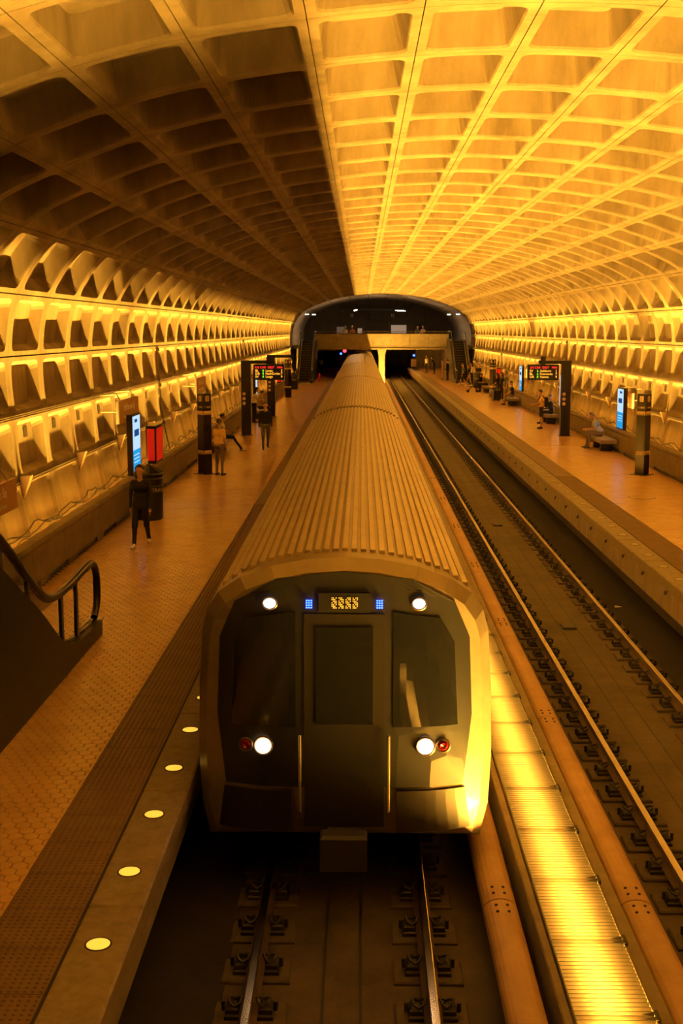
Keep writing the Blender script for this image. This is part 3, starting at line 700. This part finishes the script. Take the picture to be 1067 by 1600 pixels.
# ------------------------------------------------------------------ pylons, posts, screens, signs
def pylon(x, y, label):
    t = thing('station_pylon', label, 'pylon', (x, y, PZ), pi / 4, 'square station pylons')
    a = .152; H = 2.48
    MB().bbox(-a, a, -a, a, .012, H, .008).build('shaft', bronze, t)
    MB().box(-a - .12, a + .12, -a - .12, a + .12, 0, .012).build('floor_plate', iron, t)
    for rot in range(4):
        R = Matrix.Rotation(rot * pi / 2, 4, 'Z')
        def put(nm, x0, x1, z0, z1, m, d=.006, par=t):
            o = MB().box(x0, x1, -a - d, -a, z0, z1).build(nm, m, par); o.rotation_euler = (0, 0, rot * pi / 2); return o
        for z in (.62, 1.83):
            b = put('striped_band', -a + .012, a - .012, z, z + .12, amber_p)
            for k in range(5):
                s_ = MB(); x0 = -a + .03 + k * .05
                s_.add([(x0, -a - .009, z + .002), (x0 + .02, -a - .009, z + .002), (x0 + .035, -a - .009, z + .05), (x0 + .015, -a - .009, z + .05)], [(0, 1, 2, 3)])
                s_.build('stripe', bronze, b)
        put('route_plate', -a + .02, a - .02, 2.03, 2.10, mat('olive_plate', (.16, .12, .05), .5))
        for k in range(4): put('route_mark', -.02 + k * .03, -.002 + k * .03, 2.045, 2.085, amber_p, .009)
        q = put('pictogram', -.065, .065, 2.24, 2.41, amber_p); put('pictogram_mark', -.028, .028, 2.27, 2.38, sign_brown, .009); put('pictogram_gap', -.008, .03, 2.31, 2.345, amber_p, .011)
    return t
pylon(-4.823, 36.7, 'black pylon beside the man in the yellow shirt')
pylon(8.616, 36.7, 'black pylon nearest the camera on the right platform')
pylon(-4.851, 79.4, 'small black pylon far along the left platform')
pylon(8.72, 80.2, 'small black pylon among the travellers on the right platform')
def dest_post(x, y, sg, label, rows, disp=True):
    """bronze post with an arm towards the track that carries a departure display"""
    t = thing('display_post', label, 'display', (x, y, PZ))
    MB().bbox(-.20, .20, -.14, .14, 0, 3.08, .01).build('post', bronze, t)
    MB().box(-.26, .26, -.2, .2, 0, .012).build('floor_plate', iron, t)
    a0, a1 = sorted((-sg * .2, sg * 1.15))
    MB().bbox(a0, a1, -.10, .10, 3.0, 3.14, .01).build('arm', bronze, t)
    for k in range(3):
        MB().lathe([(.07, 0), (.07, .01)], (0, 0, 0), 16).build('line_dot', amber_p, t, (-.10 * sg * 0 - .08, -.14, 1.35 + k * .2)).rotation_euler = (pi / 2, 0, 0)
    if disp:
        cx_ = sg * .97
        d = MB().bbox(cx_ - .64, cx_ + .64, -.16, .16, 2.33, 2.98, .01).build('display_case', black, t)
        MB().box(cx_ - .1, cx_ + .1, -.08, .08, 2.98, 3.32).build('hanger', bronze, t)
        text('display_heading', 'LN CAR  DEST', .125, led_red, d, (cx_ - .56, -.165, 2.85), FACE_CAM, .001, 'LEFT'); text('display_heading', 'MIN', .125, led_red, d, (cx_ + .57, -.165, 2.85), FACE_CAM, .001, 'RIGHT')
        for k, (ln, car_, dst, mn) in enumerate(rows):
            z = 2.715 - k * .125
            text('display_row', ln, .135, led_amber, d, (cx_ - .57, -.165, z), FACE_CAM, .001, 'LEFT'); text('display_row', car_, .135, led_green, d, (cx_ - .27, -.165, z), FACE_CAM, .001, 'LEFT')
            text('display_row', dst, .135, led_amber, d, (cx_ - .14, -.165, z), FACE_CAM, .001, 'LEFT'); text('display_row', mn, .135, led_amber, d, (cx_ + .57, -.165, z), FACE_CAM, .001, 'RIGHT')
    return t
dest_post(-4.85, 50.5, 1, 'bronze post with lit departure display on the left platform', [('BL', '8', 'Largo', '2'), ('OR', '8', 'NewCrrltn', '7'), ('SV', '8', 'Largo', '9')])
dest_post(8.53, 50.4, -1, 'bronze post with lit departure display on the right platform', [('SV', '6', 'Ashburn', '1'), ('BL', '6', 'Franconia', '7'), ('OR', '8', 'Vienna', '9')])
dest_post(-4.65, 61.9, 1, 'plain bronze post behind the walking person on the left platform', [], False)
def info_screen(x, y, sg, label, white=False):
    """slim lit screen on the parapet top, facing the tracks"""
    t = thing('info_screen', label, 'screen', (x, y, 1.757), 0, 'lit information screens on the parapets')
    w_, h_ = .48, 1.46
    MB().bbox(-.07, .07, -w_ - .05, w_ + .05, 0, h_ + .05, .01).build('case', bronze, t)
    fx = -sg * .07
    def pl(nm, y0, y1, z0, z1, m, d=.004): return MB().box(*sorted((fx, fx - sg * d)), y0, y1, z0, z1).build(nm, m, t)
    if white: pl('screen_panel', -w_, w_, .04, h_, cool_screen)
    else:
        pl('screen_panel', -w_, w_, .62, h_, cool_screen); pl('screen_lower', -w_, w_, .04, .62, blue_screen)
        pl('screen_mark', -.3, .3, .95, 1.12, navy_screen, .007); pl('screen_mark', -.25, .1, 1.30, 1.38, navy_screen, .007)
        for k in range(3): pl('screen_line', -.4, .3, .30 + k * .09, .325 + k * .09, cool_screen, .007)
    MB().box(-.05, .05, -.4, -.3, -.35, 0).build('mount', bronze, t); MB().box(-.05, .05, .3, .4, -.35, 0).build('mount', bronze, t)
XPL, XPR = XC - 7.62, XC + 7.62
info_screen(XPL + .02, 29.9, -1, 'blue information screen behind the trash can on the left parapet')
info_screen(XPR, 43.9, 1, 'blue information screen above the seated man in the pale shirt')
info_screen(XPR, 56.9, 1, 'white lit screen beside the right display post', True)
info_screen(XPR, 71.6, 1, 'small blue screen further along the right parapet')
info_screen(XPL + .02, 64.5, -1, 'pale blue screen beside the plain post on the left', True)
def red_case(x, y, sg, label):
    t = thing('poster_case', label, 'poster case', (x, y, 1.757))
    MB().bbox(-.14, .14, -.55, .55, 0, 1.02, .01).build('case', bronze, t); fx = -sg * .14
    MB().box(*sorted((fx, fx - sg * .006)), -.48, .48, .06, .94).build('poster', red_m, t)
    MB().box(-.10, .10, -.556, -.55, .08, .94).build('end_panel', red_m, t)
    MB().box(-.05, .05, -.4, .4, -.3, 0).build('mount', bronze, t)
red_case(XPL + .05, 32.7, -1, 'red poster case beside the blue screen on the left parapet')
red_case(XPL + .05, 83.0, -1, 'small red poster case far along the left parapet')
red_case(XPR - .05, 83.5, 1, 'small red poster case far along the right parapet')
def name_sign(x, y0, y1, z0, z1, sg, label, full=True):
    t = thing('station_sign', label, 'sign', (x, (y0 + y1) / 2, z0)); w_ = (y1 - y0) / 2; h_ = z1 - z0
    MB().box(-.035, .035, -w_, w_, 0, h_).build('board', sign_brown, t); fx = -sg * .036
    rot = FACE_L if sg > 0 else FACE_R
    text('sign_lettering', 'McPherson Sq', h_ * .44, white_p, t, (fx, 0, h_ * .66), rot)
    text('sign_lettering', 'Vermont Ave-White House', h_ * .22, white_p, t, (fx, 0, h_ * .24), rot)
    e = MB()
    MB().box(-.036, .036, -w_ - .012, -w_, .0, h_).build('end_plate', white_p, t)
    for q in (-w_ * .7, w_ * .7):
        MB().tube([(0, q, h_), (sg * .10, q, h_ + .16), (sg * .50, q, h_ + .12)], .018, 6).build('bracket', steel, t)
        MB().tube([(0, q, h_ * .5), (sg * .50, q, h_ * .5)], .018, 6).build('bracket', steel, t)
name_sign(XC - 7.72, 28.6, 31.1, 3.10, 3.64, -1, 'brown station name sign on the left wall above the trash can')
name_sign(XC - 7.72, 42.2, 44.7, 3.10, 3.64, -1, 'brown station name sign on the left wall behind the pylon')
name_sign(XC - 7.55, 16.9, 19.3, 2.46, 2.95, -1, 'brown sign cut off by the left edge of the picture')
name_sign(XC + 7.85, 43.2, 45.7, 2.55, 3.09, 1, 'brown station name sign behind the blue screen on the right wall')
name_sign(XC + 7.85, 71.3, 73.8, 2.55, 3.09, 1, 'small brown station name sign far along the right wall')
# ------------------------------------------------------------------ trash cans, benches
def trash_can(x, y, label, letters=True, ang=0.0):
    t = thing('trash_can', label, 'trash can', (x, y, PZ), 0, 'round black trash cans')
    MB().lathe([(.31, 0), (.325, .03), (.335, .98), (.33, 1.0)], (0, 0, 0), 28).build('body', black, t, smooth=False)
    for z in (.78, .95): MB().lathe([(.338, z), (.345, z + .008), (.345, z + .022), (.338, z + .03)], (0, 0, 0), 28).build('band', mat('can_band', (.05, .042, .03), .35), t)
    MB().lathe([(.345, 1.0), (.35, 1.07), (.335, 1.10), (.20, 1.17), (.07, 1.25), (.05, 1.29), (.01, 1.30)], (0, 0, 0), 28).build('dome_lid', black, t)
    for k in range(8):
        a = 2 * pi * k / 8 + .2; MB().tube([(.33 * cos(a), .33 * sin(a), 1.105), (.2 * cos(a), .2 * sin(a), 1.175), (.06 * cos(a), .06 * sin(a), 1.26)], .012, 5).build('lid_rib', MATS['can_band'], t)
    if letters:
        me = text_mesh('lettering', 'TRASH', .125, amber_p, .002)
        for v_ in me.vertices:
            th = ang + v_.co.x / .338; r_ = .338 + .004 + v_.co.z
            v_.co = Vector((r_ * sin(th), -r_ * cos(th), .70 + v_.co.y))
        link('lettering', me, t)
trash_can(-4.99, 27.8, 'black domed trash can lettered TRASH on the left platform', True, .95)
trash_can(-5.13, 90.5, 'distant black trash can by the far left escalator', True, .2)
trash_can(8.96, 92.9, 'distant black trash can by the far right escalator', True, -.2)
def bench(x, y, label, ln=1.9):
    t = thing('stone_bench', label, 'bench', (x, y, PZ), 0, 'granite benches')
    MB().bbox(-.30, .30, -ln / 2, ln / 2, .30, .45, .03).build('seat_slab', mat('bench_stone', (.30, .25, .19), .5, noise=(.22, .18, .13), scale=6), t)
    for s in (-1, 1): MB().bbox(-.2, .2, s * ln * .28 - .12, s * ln * .28 + .12, 0, .31, .01).build('pedestal', iron, t)
bench(9.0, 44.75, 'granite bench under the man in the pale shirt', 2.4)
bench(9.0, 57.6, 'granite bench with a pale bag on it, beside the backpacker')
bench(8.95, 71.3, 'granite bench under the seated person in the black top')
bench(-5.18, 43.6, 'granite bench behind the man in the yellow shirt')
bench(-5.15, 60.4, 'granite bench at the foot of the plain bronze post')
# ------------------------------------------------------------------ people
SKIN = mat('skin', (.50, .30, .19), .55); SKIN_D = mat('skin_dark', (.22, .12, .07), .55)
def cloth(n, c): return mat('cloth_' + n, c, .85, noise=tuple(q * .75 for q in c), scale=14)
NAVY = cloth('navy', (.012, .012, .016)); BLACKC = cloth('black', (.010, .009, .009)); YELLOW = cloth('yellow', (.92, .66, .20)); KHAKI = cloth('khaki', (.20, .155, .09))
PALE = cloth('pale_blue', (.50, .58, .72)); WHITE = cloth('white', (.68, .64, .56)); TEAL = cloth('teal', (.09, .13, .15)); TAN = cloth('tan', (.45, .32, .17)); GREY = cloth('grey', (.13, .115, .09)); ORANGE = cloth('orange', (.60, .20, .06)); BLUEC = cloth('blue', (.10, .17, .30))
HAIR_D = mat('hair_dark', (.010, .008, .006), .5); HAIR_G = mat('hair_grey', (.16, .14, .12), .6); HAIR_B = mat('hair_brown', (.05, .028, .014), .5); SHOE_D = mat('shoe_dark', (.015, .012, .010), .5); SHOE_L = mat('shoe_light', (.62, .58, .50), .6)
def ico(sub):
    bm = bmesh.new(); bmesh.ops.create_icosphere(bm, subdivisions=sub, radius=1); v = [tuple(p.co) for p in bm.verts]; f = [tuple(q.index for q in p.verts) for p in bm.faces]; bm.free(); return v, f
ICO = ico(2)
def person(label, x, y, facing, hgt=1.72, pose='stand', top=None, legs=None, shoes=None, hair=None, skin=None, sleeves='short', shorts=False, lhand=None, rhand=None, stride=0.0, lean=0.0, head_down=.0, long_hair=False, vox=.02, z0=PZ, seat=.45, knee_out=.0, legs_out=0.0, bulk=1.0, group=None):
    """local axes: +y is where the person faces, +x their right"""
    k = hgt / 1.72; prims = []                                # (a, b, ra, rb, material)
    top = top or NAVY; legs = legs or NAVY; shoes = shoes or SHOE_D; hair = hair or HAIR_D; skin = skin or SKIN
    V = lambda *p: Vector(p) * k
    def cap(a, b, ra, rb, m): prims.append((a, b, ra * k, rb * k, m))
    sit = pose == 'sit'
    hz = (seat / k + .118) if sit else .93 - abs(stride) * .06
    hip = V(0, 0, hz); up = Vector((0, sin(lean), cos(lean)))
    chest = hip + up * .38 * k; sh = hip + up * .49 * k; neck = hip + up * .56 * k
    hd = neck + (up * .16 + Vector((0, .04 + head_down * .06, -head_down * .04))) * k
    B = bulk
    cap(hip + V(-.075, 0, 0), hip + V(.075, 0, 0), .115 * B, .115 * B, legs)
    cap(hip + V(-.06, .0, .10), hip + V(.06, 0, .10), .112 * B, .112 * B, top)
    cap(hip + up * .20 * k + V(-.055, 0.01, 0), hip + up * .20 * k + V(.055, .01, 0), .115 * B, .115 * B, top)
    cap(chest + V(-.085, 0, 0), chest + V(.085, 0, 0), .118 * B, .118 * B, top)
    cap(sh + V(-.135, 0, -.02), sh + V(.135, 0, -.02), .068, .068, top)
    cap(sh, neck + up * .06 * k, .06, .052, skin)
    # head
    cap(hd + V(0, -.012, .03), hd + V(0, .012, .03), .094, .092, skin); cap(hd + V(0, .03, -.05), hd + V(0, .045, -.085), .068, .045, skin)
    fw = Vector((0, cos(head_down * .6), -sin(head_down * .6))); 
    cap(hd + fw * .095 * k + V(0, 0, .01), hd + fw * .118 * k + V(0, 0, -.025), .014, .018, skin)
    for s in (-1, 1): cap(hd + V(s * .092, -.005, .0), hd + V(s * .095, -.01, .03), .016, .018, skin)
    # legs
    for s in (-1, 1):
        h = hip + V(s * .095, 0, -.02)
        if sit:
            kn = h + V(s * (.03 + knee_out), .43, .02); an = kn + V(s * .01, .05 + legs_out * .9, 0); an.z = .085 * k
            if legs_out: kn = h + V(s * .03, .42, -.02)
        else:
            st = stride * s
            kn = h + V(s * .008, .02 + st * .24 + (.07 if st < 0 else .03) * abs(stride), -.43); an = kn + V(0, -.03 + st * .20 - (.10 if st < 0 else 0) * abs(stride), -.41)
            an.z = max(an.z, .085 * k) if stride == 0 or st >= 0 else .13 * k
            if stride == 0: an.z = .085 * k
        m1 = legs; m2 = skin if shorts else legs
        if shorts:
            mid = h.lerp(kn, .72); cap(h, mid, .098 * B, .082, legs); cap(mid, kn, .066, .056, skin)
        else: cap(h, kn, .096 * B, .066, legs)
        cf = kn.lerp(an, .35) + V(0, -.012, 0); cap(kn, cf, .058, .056, m2); cap(cf, an, .055, .038 if shorts else .046, m2)
        toe = an + V(s * .02, .155, -.045); hl = an + V(0, -.035, -.045)
        cap(hl, toe, .040, .034, shoes); cap(an, an + V(0, .06, -.03), .042, .038, shoes)
    # arms and hands
    for s, tgt in ((-1, lhand), (1, rhand)):
        S_ = sh + V(s * .175, 0, -.03)
        if tgt is None: H_ = S_ + V(s * .06, .05 - stride * s * .22, -.54); 
        else: H_ = V(*tgt)
        d = H_ - S_; L = min(d.length, .545 * k); H_ = S_ + d.normalized() * L
        half_ = L / 2; up_ = math.sqrt(max(0, (.275 * k) ** 2 - half_ ** 2)); bend = Vector((s * .35, -.6, -.7)); dn = d.normalized(); bend = (bend - dn * bend.dot(dn)).normalized()
        E_ = S_ + dn * half_ + bend * up_
        am = top if sleeves == 'long' else skin
        q = S_.lerp(E_, .62); cap(S_, q, .056 * B, .050 * B, top if sleeves != 'none' else skin); cap(q, E_, .042 if am is skin else .046, .039, am); cap(E_, H_, .038, .028, am)
        dirn = (H_ - E_).normalized()
        if tgt is not None: dirn = (dirn + Vector((0, .5, 0))).normalized()
        side = dirn.cross(Vector((s, 0, 0)));  side = side.normalized() if side.length > .1 else Vector((0, 1, 0))
        pm = H_ + dirn * .05 * k; cap(H_, pm, .026, .034, skin)
        for j, (ln, off) in enumerate(((.068, -.030), (.080, -.010), (.075, .010), (.058, .029))):
            b0 = pm + side * off * k + dirn * .02 * k; b1 = b0 + dirn * ln * .55 * k; b2 = b1 + (dirn + Vector((-s * .8, 0, 0)) * .8).normalized() * ln * .45 * k
            cap(b0, b1, .0105, .0095, skin); cap(b1, b2, .0095, .0085, skin)
        t0 = H_ + side * -.028 * k; cap(t0, t0 + (dirn * .6 - side * .7).normalized() * .055 * k, .013, .010, skin)
    mb = MB()
    for a, b, ra, rb, m in prims:                            # rounded tapered capsules
        d = b - a; L = d.length
        zx = d.normalized() if L > 1e-6 else Vector((0, 0, 1)); q = Vector((0, 0, 1)).rotation_difference(zx)
        vs_ = []
        for p in ICO[0]:
            pv = Vector(p); top_ = pv.z >= 0; vs_.append((b if top_ else a) + q @ (pv * (rb if top_ else ra)))
        mb.add(vs_, ICO[1])
    me = mb.mesh('body_raw', skin); o = bpy.data.objects.new('body_raw', me); TMP.collection.objects.link(o)
    md = o.modifiers.new('r', 'REMESH'); md.mode = 'VOXEL'; md.voxel_size = vox
    sm = o.modifiers.new('s', 'SMOOTH'); sm.iterations = 2; sm.factor = .5
    TMP.view_layers[0].update(); dg = TMP.view_layers[0].depsgraph; nm = bpy.data.meshes.new_from_object(o.evaluated_get(dg)); bpy.data.objects.remove(o)
    ml = []
    for pr_ in prims:
        if pr_[4] not in ml: ml.append(pr_[4])
    nm.materials.clear()
    for m in ml: nm.materials.append(m)
    data = [(a, b - a, max((b - a).length_squared, 1e-9), ra, rb, ml.index(m)) for a, b, ra, rb, m in prims]
    idx = []
    for p in nm.polygons:
        c = p.center; best = 9; bi = 0
        for a, d, l2, ra, rb, mi in data:
            t_ = min(1, max(0, (c - a).dot(d) / l2)); ds = (c - a - d * t_).length - (ra + (rb - ra) * t_)
            if ds < best: best = ds; bi = mi
        idx.append(bi)
    nm.polygons.foreach_set('material_index', idx); nm.polygons.foreach_set('use_smooth', [True] * len(idx)); nm.update()
    root = thing('person', label, 'person', (x, y, z0), facing, group)
    link('body', nm, root)
    # hair and eyes
    hm = MB(); vs_ = []
    for p in ICO[0]:
        pv = Vector(p)
        vs_.append(hd + Vector((pv.x * .103, pv.y * .112 - .014, max(pv.z, -.30 + (.9 if pv.y > .25 else 0) * min(1, max(0, (pv.y - .25) * 2))) * .112 + .042)) * k)
    hm.add(vs_, ICO[1])
    if long_hair: hm.tube([hd + V(0, -.07, .03), hd + V(0, -.10, -.08), hd + V(0, -.115, -.22), hd + V(0, -.10, -.32)], [.075 * k, .085 * k, .075 * k, .03 * k], 8)
    hm.build('hair', hair, root, smooth=True)
    for s in (-1, 1):
        em = MB(); c = hd + V(s * .035, .096, .012); em.add([c + Vector(p) * .010 * k for p in ICO[0]], ICO[1]); em.build('eye', HAIR_D, root)
    return root, hd, k
F = lambda deg: radians(deg)                                  # 0 faces away from the camera, 90 faces left, -90 faces right
def phone(x, y, z, label, rz=0.0):
    o = MB().bbox(-.038, .038, -.075, .075, 0, .010, .003).build('phone', black, None, (x, y, z), rz); o.rotation_euler = (radians(35), 0, rz)
    MB().box(-.033, .033, -.068, .068, .010, .0115).build('screen', mat('phone_screen', (.6, .62, .66), .2, emit=(.7, .75, .8), estr=.4), o)
    tag(o, label, 'phone')
person('person in dark clothes walking in front of the trash can', -4.50, 24.1, F(178), 1.66, top=BLACKC, legs=BLACKC, shoes=SHOE_L, hair=HAIR_D, sleeves='long', stride=.55, vox=.014, bulk=.92)
person('man in yellow shirt and grey trousers standing by the pylon', -4.33, 36.3, F(-28), 1.68, top=YELLOW, legs=KHAKI, hair=HAIR_G, vox=.014, bulk=1.12, lhand=(-.10, .34, 1.12))
person('person with dark tied hair sitting behind the man in yellow', -5.10, 43.7, F(-82), 1.65, pose='sit', top=WHITE, legs=BLACKC, shoes=TAN, hair=HAIR_D, legs_out=.28, lhand=(-.10, .36, .78), rhand=(.10, .36, .78))
person('person in dark jacket walking along the left platform', -3.57, 44.4, F(190), 1.72, top=NAVY, legs=GREY, shoes=SHOE_D, sleeves='long', stride=.45, bulk=1.12)
person('woman in white top leaning on the left parapet with a phone', -5.15, 57.4, F(-60), 1.66, top=WHITE, legs=BLACKC, hair=HAIR_D, long_hair=True, lean=.12, lhand=(-.08, .40, 1.12), rhand=(.10, .40, 1.14), head_down=.6)
person('person in a light top sitting at the foot of the plain post', -5.10, 60.2, F(-85), 1.68, pose='sit', top=TAN, legs=NAVY, hair=HAIR_B, lhand=(-.10, .42, .62), rhand=(.10, .42, .62), lean=.15)
person('man in pale blue shirt sitting bent over his phone', 8.98, 45.1, F(92), 1.74, pose='sit', top=PALE, legs=KHAKI, shoes=GREY, hair=HAIR_G, lean=.42, head_down=.8, lhand=(-.09, .52, .70), rhand=(.09, .52, .70), vox=.014, bulk=1.08)
phone(8.38, 45.1, PZ + .74, 'phone in the hands of the man in the pale blue shirt', F(92))
bp_ = person('man in yellow T-shirt and black shorts wearing a backpack', 8.08, 54.0, F(82), 1.72, top=YELLOW, legs=BLACKC, shoes=SHOE_D, hair=HAIR_D, shorts=True, lhand=(-.10, .40, 1.12), rhand=(.10, .38, 1.08), head_down=.6, vox=.014)
phone(7.68, 54.1, PZ + 1.17, 'phone held up by the man with the backpack', F(82))
t = thing('backpack', 'black backpack worn by the man in the yellow T-shirt', 'backpack', (8.08, 54.0, PZ), F(82))
bm_ = MB(); bm_.add([(a * .16, b * .11 - .215, c * .25 + 1.20) for a, b, c in [(max(-.8, min(.8, q[0] * 1.25)), max(-.8, min(.8, q[1] * 1.25)), max(-.9, min(.9, q[2] * 1.2))) for q in ICO[0]]], ICO[1]); bm_.build('pack_body', BLACKC, t, smooth=True)
MB().bbox(-.10, .10, -.36, -.30, 1.00, 1.22, .02).build('front_pocket', BLACKC, t)
for s in (-1, 1): MB().tube([(s * .11, -.13, 1.38), (s * .12, -.06, 1.46), (s * .12, .06, 1.44), (s * .12, .13, 1.30), (s * .13, .10, 1.10), (s * .14, -.10, 1.02)], .02, 6).build('strap', BLACKC, t)
person('person in dark clothes sitting behind the backpacker', 9.0, 57.0, F(88), 1.70, pose='sit', top=NAVY, legs=BLACKC, hair=HAIR_G, lean=.1, sleeves='long', lhand=(-.1, .35, .72), rhand=(.1, .35, .72))
t = MB().add([(a * .30, b * .24, max(-.6, c) * .22 + .13) for a, b, c in ICO[0]], ICO[1]).build('shopping_bag', WHITE, None, (9.02, 57.95, PZ + .455), smooth=True); tag(t, 'pale soft bag on the bench beside the backpacker', 'bag')
person('person in black top and khaki trousers sitting on the far right bench', 8.95, 71.3, F(88), 1.72, pose='sit', top=BLACKC, legs=KHAKI, hair=HAIR_D, lean=.1, lhand=(-.1, .38, .62), rhand=(.1, .38, .62))
person('traveller in black with long hair beside the suitcase', 8.62, 76.3, F(60), 1.66, top=BLACKC, legs=BLACKC, long_hair=True, vox=.025, lhand=(-.1, .3, 1.0))
person('tall man in teal shirt and grey trousers beside the suitcase', 9.05, 75.3, F(95), 1.80, top=TEAL, legs=GREY, hair=HAIR_G, vox=.025)
person('woman in dark top partly behind the tall man in teal', 9.0, 77.4, F(120), 1.66, top=NAVY, legs=BLACKC, hair=HAIR_D, vox=.025, long_hair=True)
t = thing('suitcase', 'black upright suitcase standing by the travellers', 'suitcase', (8.45, 75.5, PZ), F(15))
MB().bbox(-.22, .22, -.14, .14, .06, .68, .04).build('shell', black, t); MB().tube([(-.1, .1, .66), (-.1, .1, 1.0), (.1, .1, 1.0), (.1, .1, .66)], .012, 6).build('pull_handle', steel, t)
for sx in (-1, 1):
    for sy in (-1, 1): MB().lathe([(.03, 0), (.03, .06)], (sx * .17, sy * .09, 0), 8).build('wheel', iron, t)
person('person crouching forward over the stroller', 8.95, 86.3, F(95), 1.7, pose='sit', top=KHAKI, legs=NAVY, hair=HAIR_D, lean=.5, vox=.025, lhand=(-.1, .5, .7), rhand=(.1, .5, .7))
bench(9.0, 86.3, 'granite bench behind the stroller')
t = thing('stroller', 'dark folding stroller in front of the crouching person', 'stroller', (7.95, 86.0, PZ), F(90))
MB().tube([(-.2, -.45, 1.0), (-.2, -.1, .55), (-.2, .35, .12)], .015, 6).build('frame_tube', iron, t); MB().tube([(.2, -.45, 1.0), (.2, -.1, .55), (.2, .35, .12)], .015, 6).build('frame_tube', iron, t)
MB().tube([(-.2, -.45, 1.0), (.2, -.45, 1.0)], .018, 6).build('push_handle', iron, t)
MB().add([(-.2, -.15, .85), (.2, -.15, .85), (.2, .05, .42), (-.2, .05, .42), (.2, .3, .42), (-.2, .3, .42), (-.2, -.19, .83), (.2, -.19, .83), (.2, .0, .38), (-.2, .0, .38), (.2, .3, .38), (-.2, .3, .38)], [(0, 1, 2, 3), (3, 2, 4, 5), (7, 6, 9, 8), (8, 9, 11, 10), (0, 6, 7, 1), (5, 4, 10, 11), (0, 3, 9, 6), (1, 7, 8, 2), (3, 5, 11, 9), (2, 8, 10, 4)]).build('seat', BLACKC, t)
for sx in (-1, 1):
    for yy in (-.3, .35):
        w_ = MB().lathe([(.09, -.02), (.1, 0), (.09, .02)], (0, 0, 0), 14).build('wheel', iron, t, (sx * .22, yy, .1)); w_.rotation_euler = (0, pi / 2, 0)
    MB().tube([(sx * .2, -.1, .55), (sx * .22, -.3, .1)], .013, 6).build('frame_tube', iron, t)
person('man in blue shirt and dark shorts walking by the far right escalator', 8.08, 96.0, F(100), 1.76, top=BLUEC, legs=BLACKC, shorts=True, shoes=SHOE_L, stride=.5, vox=.03)
person('woman in black top and tan shorts walking beside the man in blue', 8.5, 95.2, F(100), 1.66, top=BLACKC, legs=TAN, shorts=True, shoes=SHOE_L, stride=.45, vox=.03, long_hair=True)
person('person in white top standing behind the distant trash can', 8.95, 98.6, F(150), 1.68, top=WHITE, legs=NAVY, vox=.03)
person('person in dark top standing behind the distant trash can', 9.18, 94.6, F(160), 1.74, top=NAVY, legs=NAVY, vox=.03)
person('person in white shirt standing under the bridge on the right platform', 6.75, 125.0, F(140), 1.76, top=WHITE, legs=BLACKC, vox=.035)
person('person in dark clothes bending near a pram under the bridge', 7.35, 122.0, F(80), 1.7, top=BLACKC, legs=BLACKC, vox=.035, lean=.3)
person('person in pale top by the bridge end post on the right', 7.3, 108.5, F(95), 1.72, top=TAN, legs=TAN, vox=.03)
person('person in black clothes by the bridge end post on the right', 7.6, 106.5, F(60), 1.78, top=BLACKC, legs=BLACKC, vox=.03, sleeves='long')
person('person in white top standing under the bridge on the left platform', -4.0, 119.0, F(170), 1.74, top=WHITE, legs=NAVY, vox=.035)
for i, (x, tp, lb) in enumerate(((-1.55, WHITE, 'person in white at the mezzanine railing, leftmost'), (-.9, ORANGE, 'person in orange at the mezzanine railing'), (5.35, BLUEC, 'person in blue at the mezzanine railing on the right'), (5.9, WHITE, 'person in white at the mezzanine railing on the right'))):
    person(lb, x, 114.5 + i * .7, F(180), 1.7, top=tp, legs=NAVY, vox=.035, z0=3.98)
t = thing('fire_extinguisher', 'small red extinguisher standing by the far left escalator', 'extinguisher', (-3.62, 103.5, PZ))
MB().lathe([(.09, 0), (.11, .05), (.11, .55), (.05, .66), (.03, .74)], (0, 0, 0), 12).build('cylinder', mat('extinguisher_red', (.7, .02, .015), .4), t); MB().tube([(0, 0, .74), (.08, 0, .8), (.12, 0, .6), (.12, 0, .3)], .02, 6).build('hose', iron, t)
# floor hatch and litter
t = thing('floor_hatch', 'round floor hatch in the tiles of the right platform', 'hatch', (7.45, 31.6, PZ))
MB().lathe([(.36, -.01), (.36, .004), (.34, .005)], (0, 0, 0), 24).build('hatch_rim', iron, t); MB().lathe([(.335, -.01), (.335, .006)], (0, 0, 0), 24).build('hatch_cover', tile, t)
for x, y, lab in ((5.21, 23.8, 'scrap of pale paper lying on the trackbed by the right platform'), (-.11, 13.0, 'small scrap of litter between the rails of the left track')):
    o = MB().add([(-.07, -.05, 0), (.08, -.04, .012), (.07, .05, .0), (-.06, .06, .018), (-.07, -.05, -.006), (.08, -.04, .006), (.07, .05, -.006), (-.06, .06, .012)], [(0, 1, 2, 3), (7, 6, 5, 4), (0, 4, 5, 1), (1, 5, 6, 2), (2, 6, 7, 3), (3, 7, 4, 0)]).build('litter', white_p, None, (x, y, -.218)); tag(o, lab, 'litter')
bpy.data.scenes.remove(TMP)
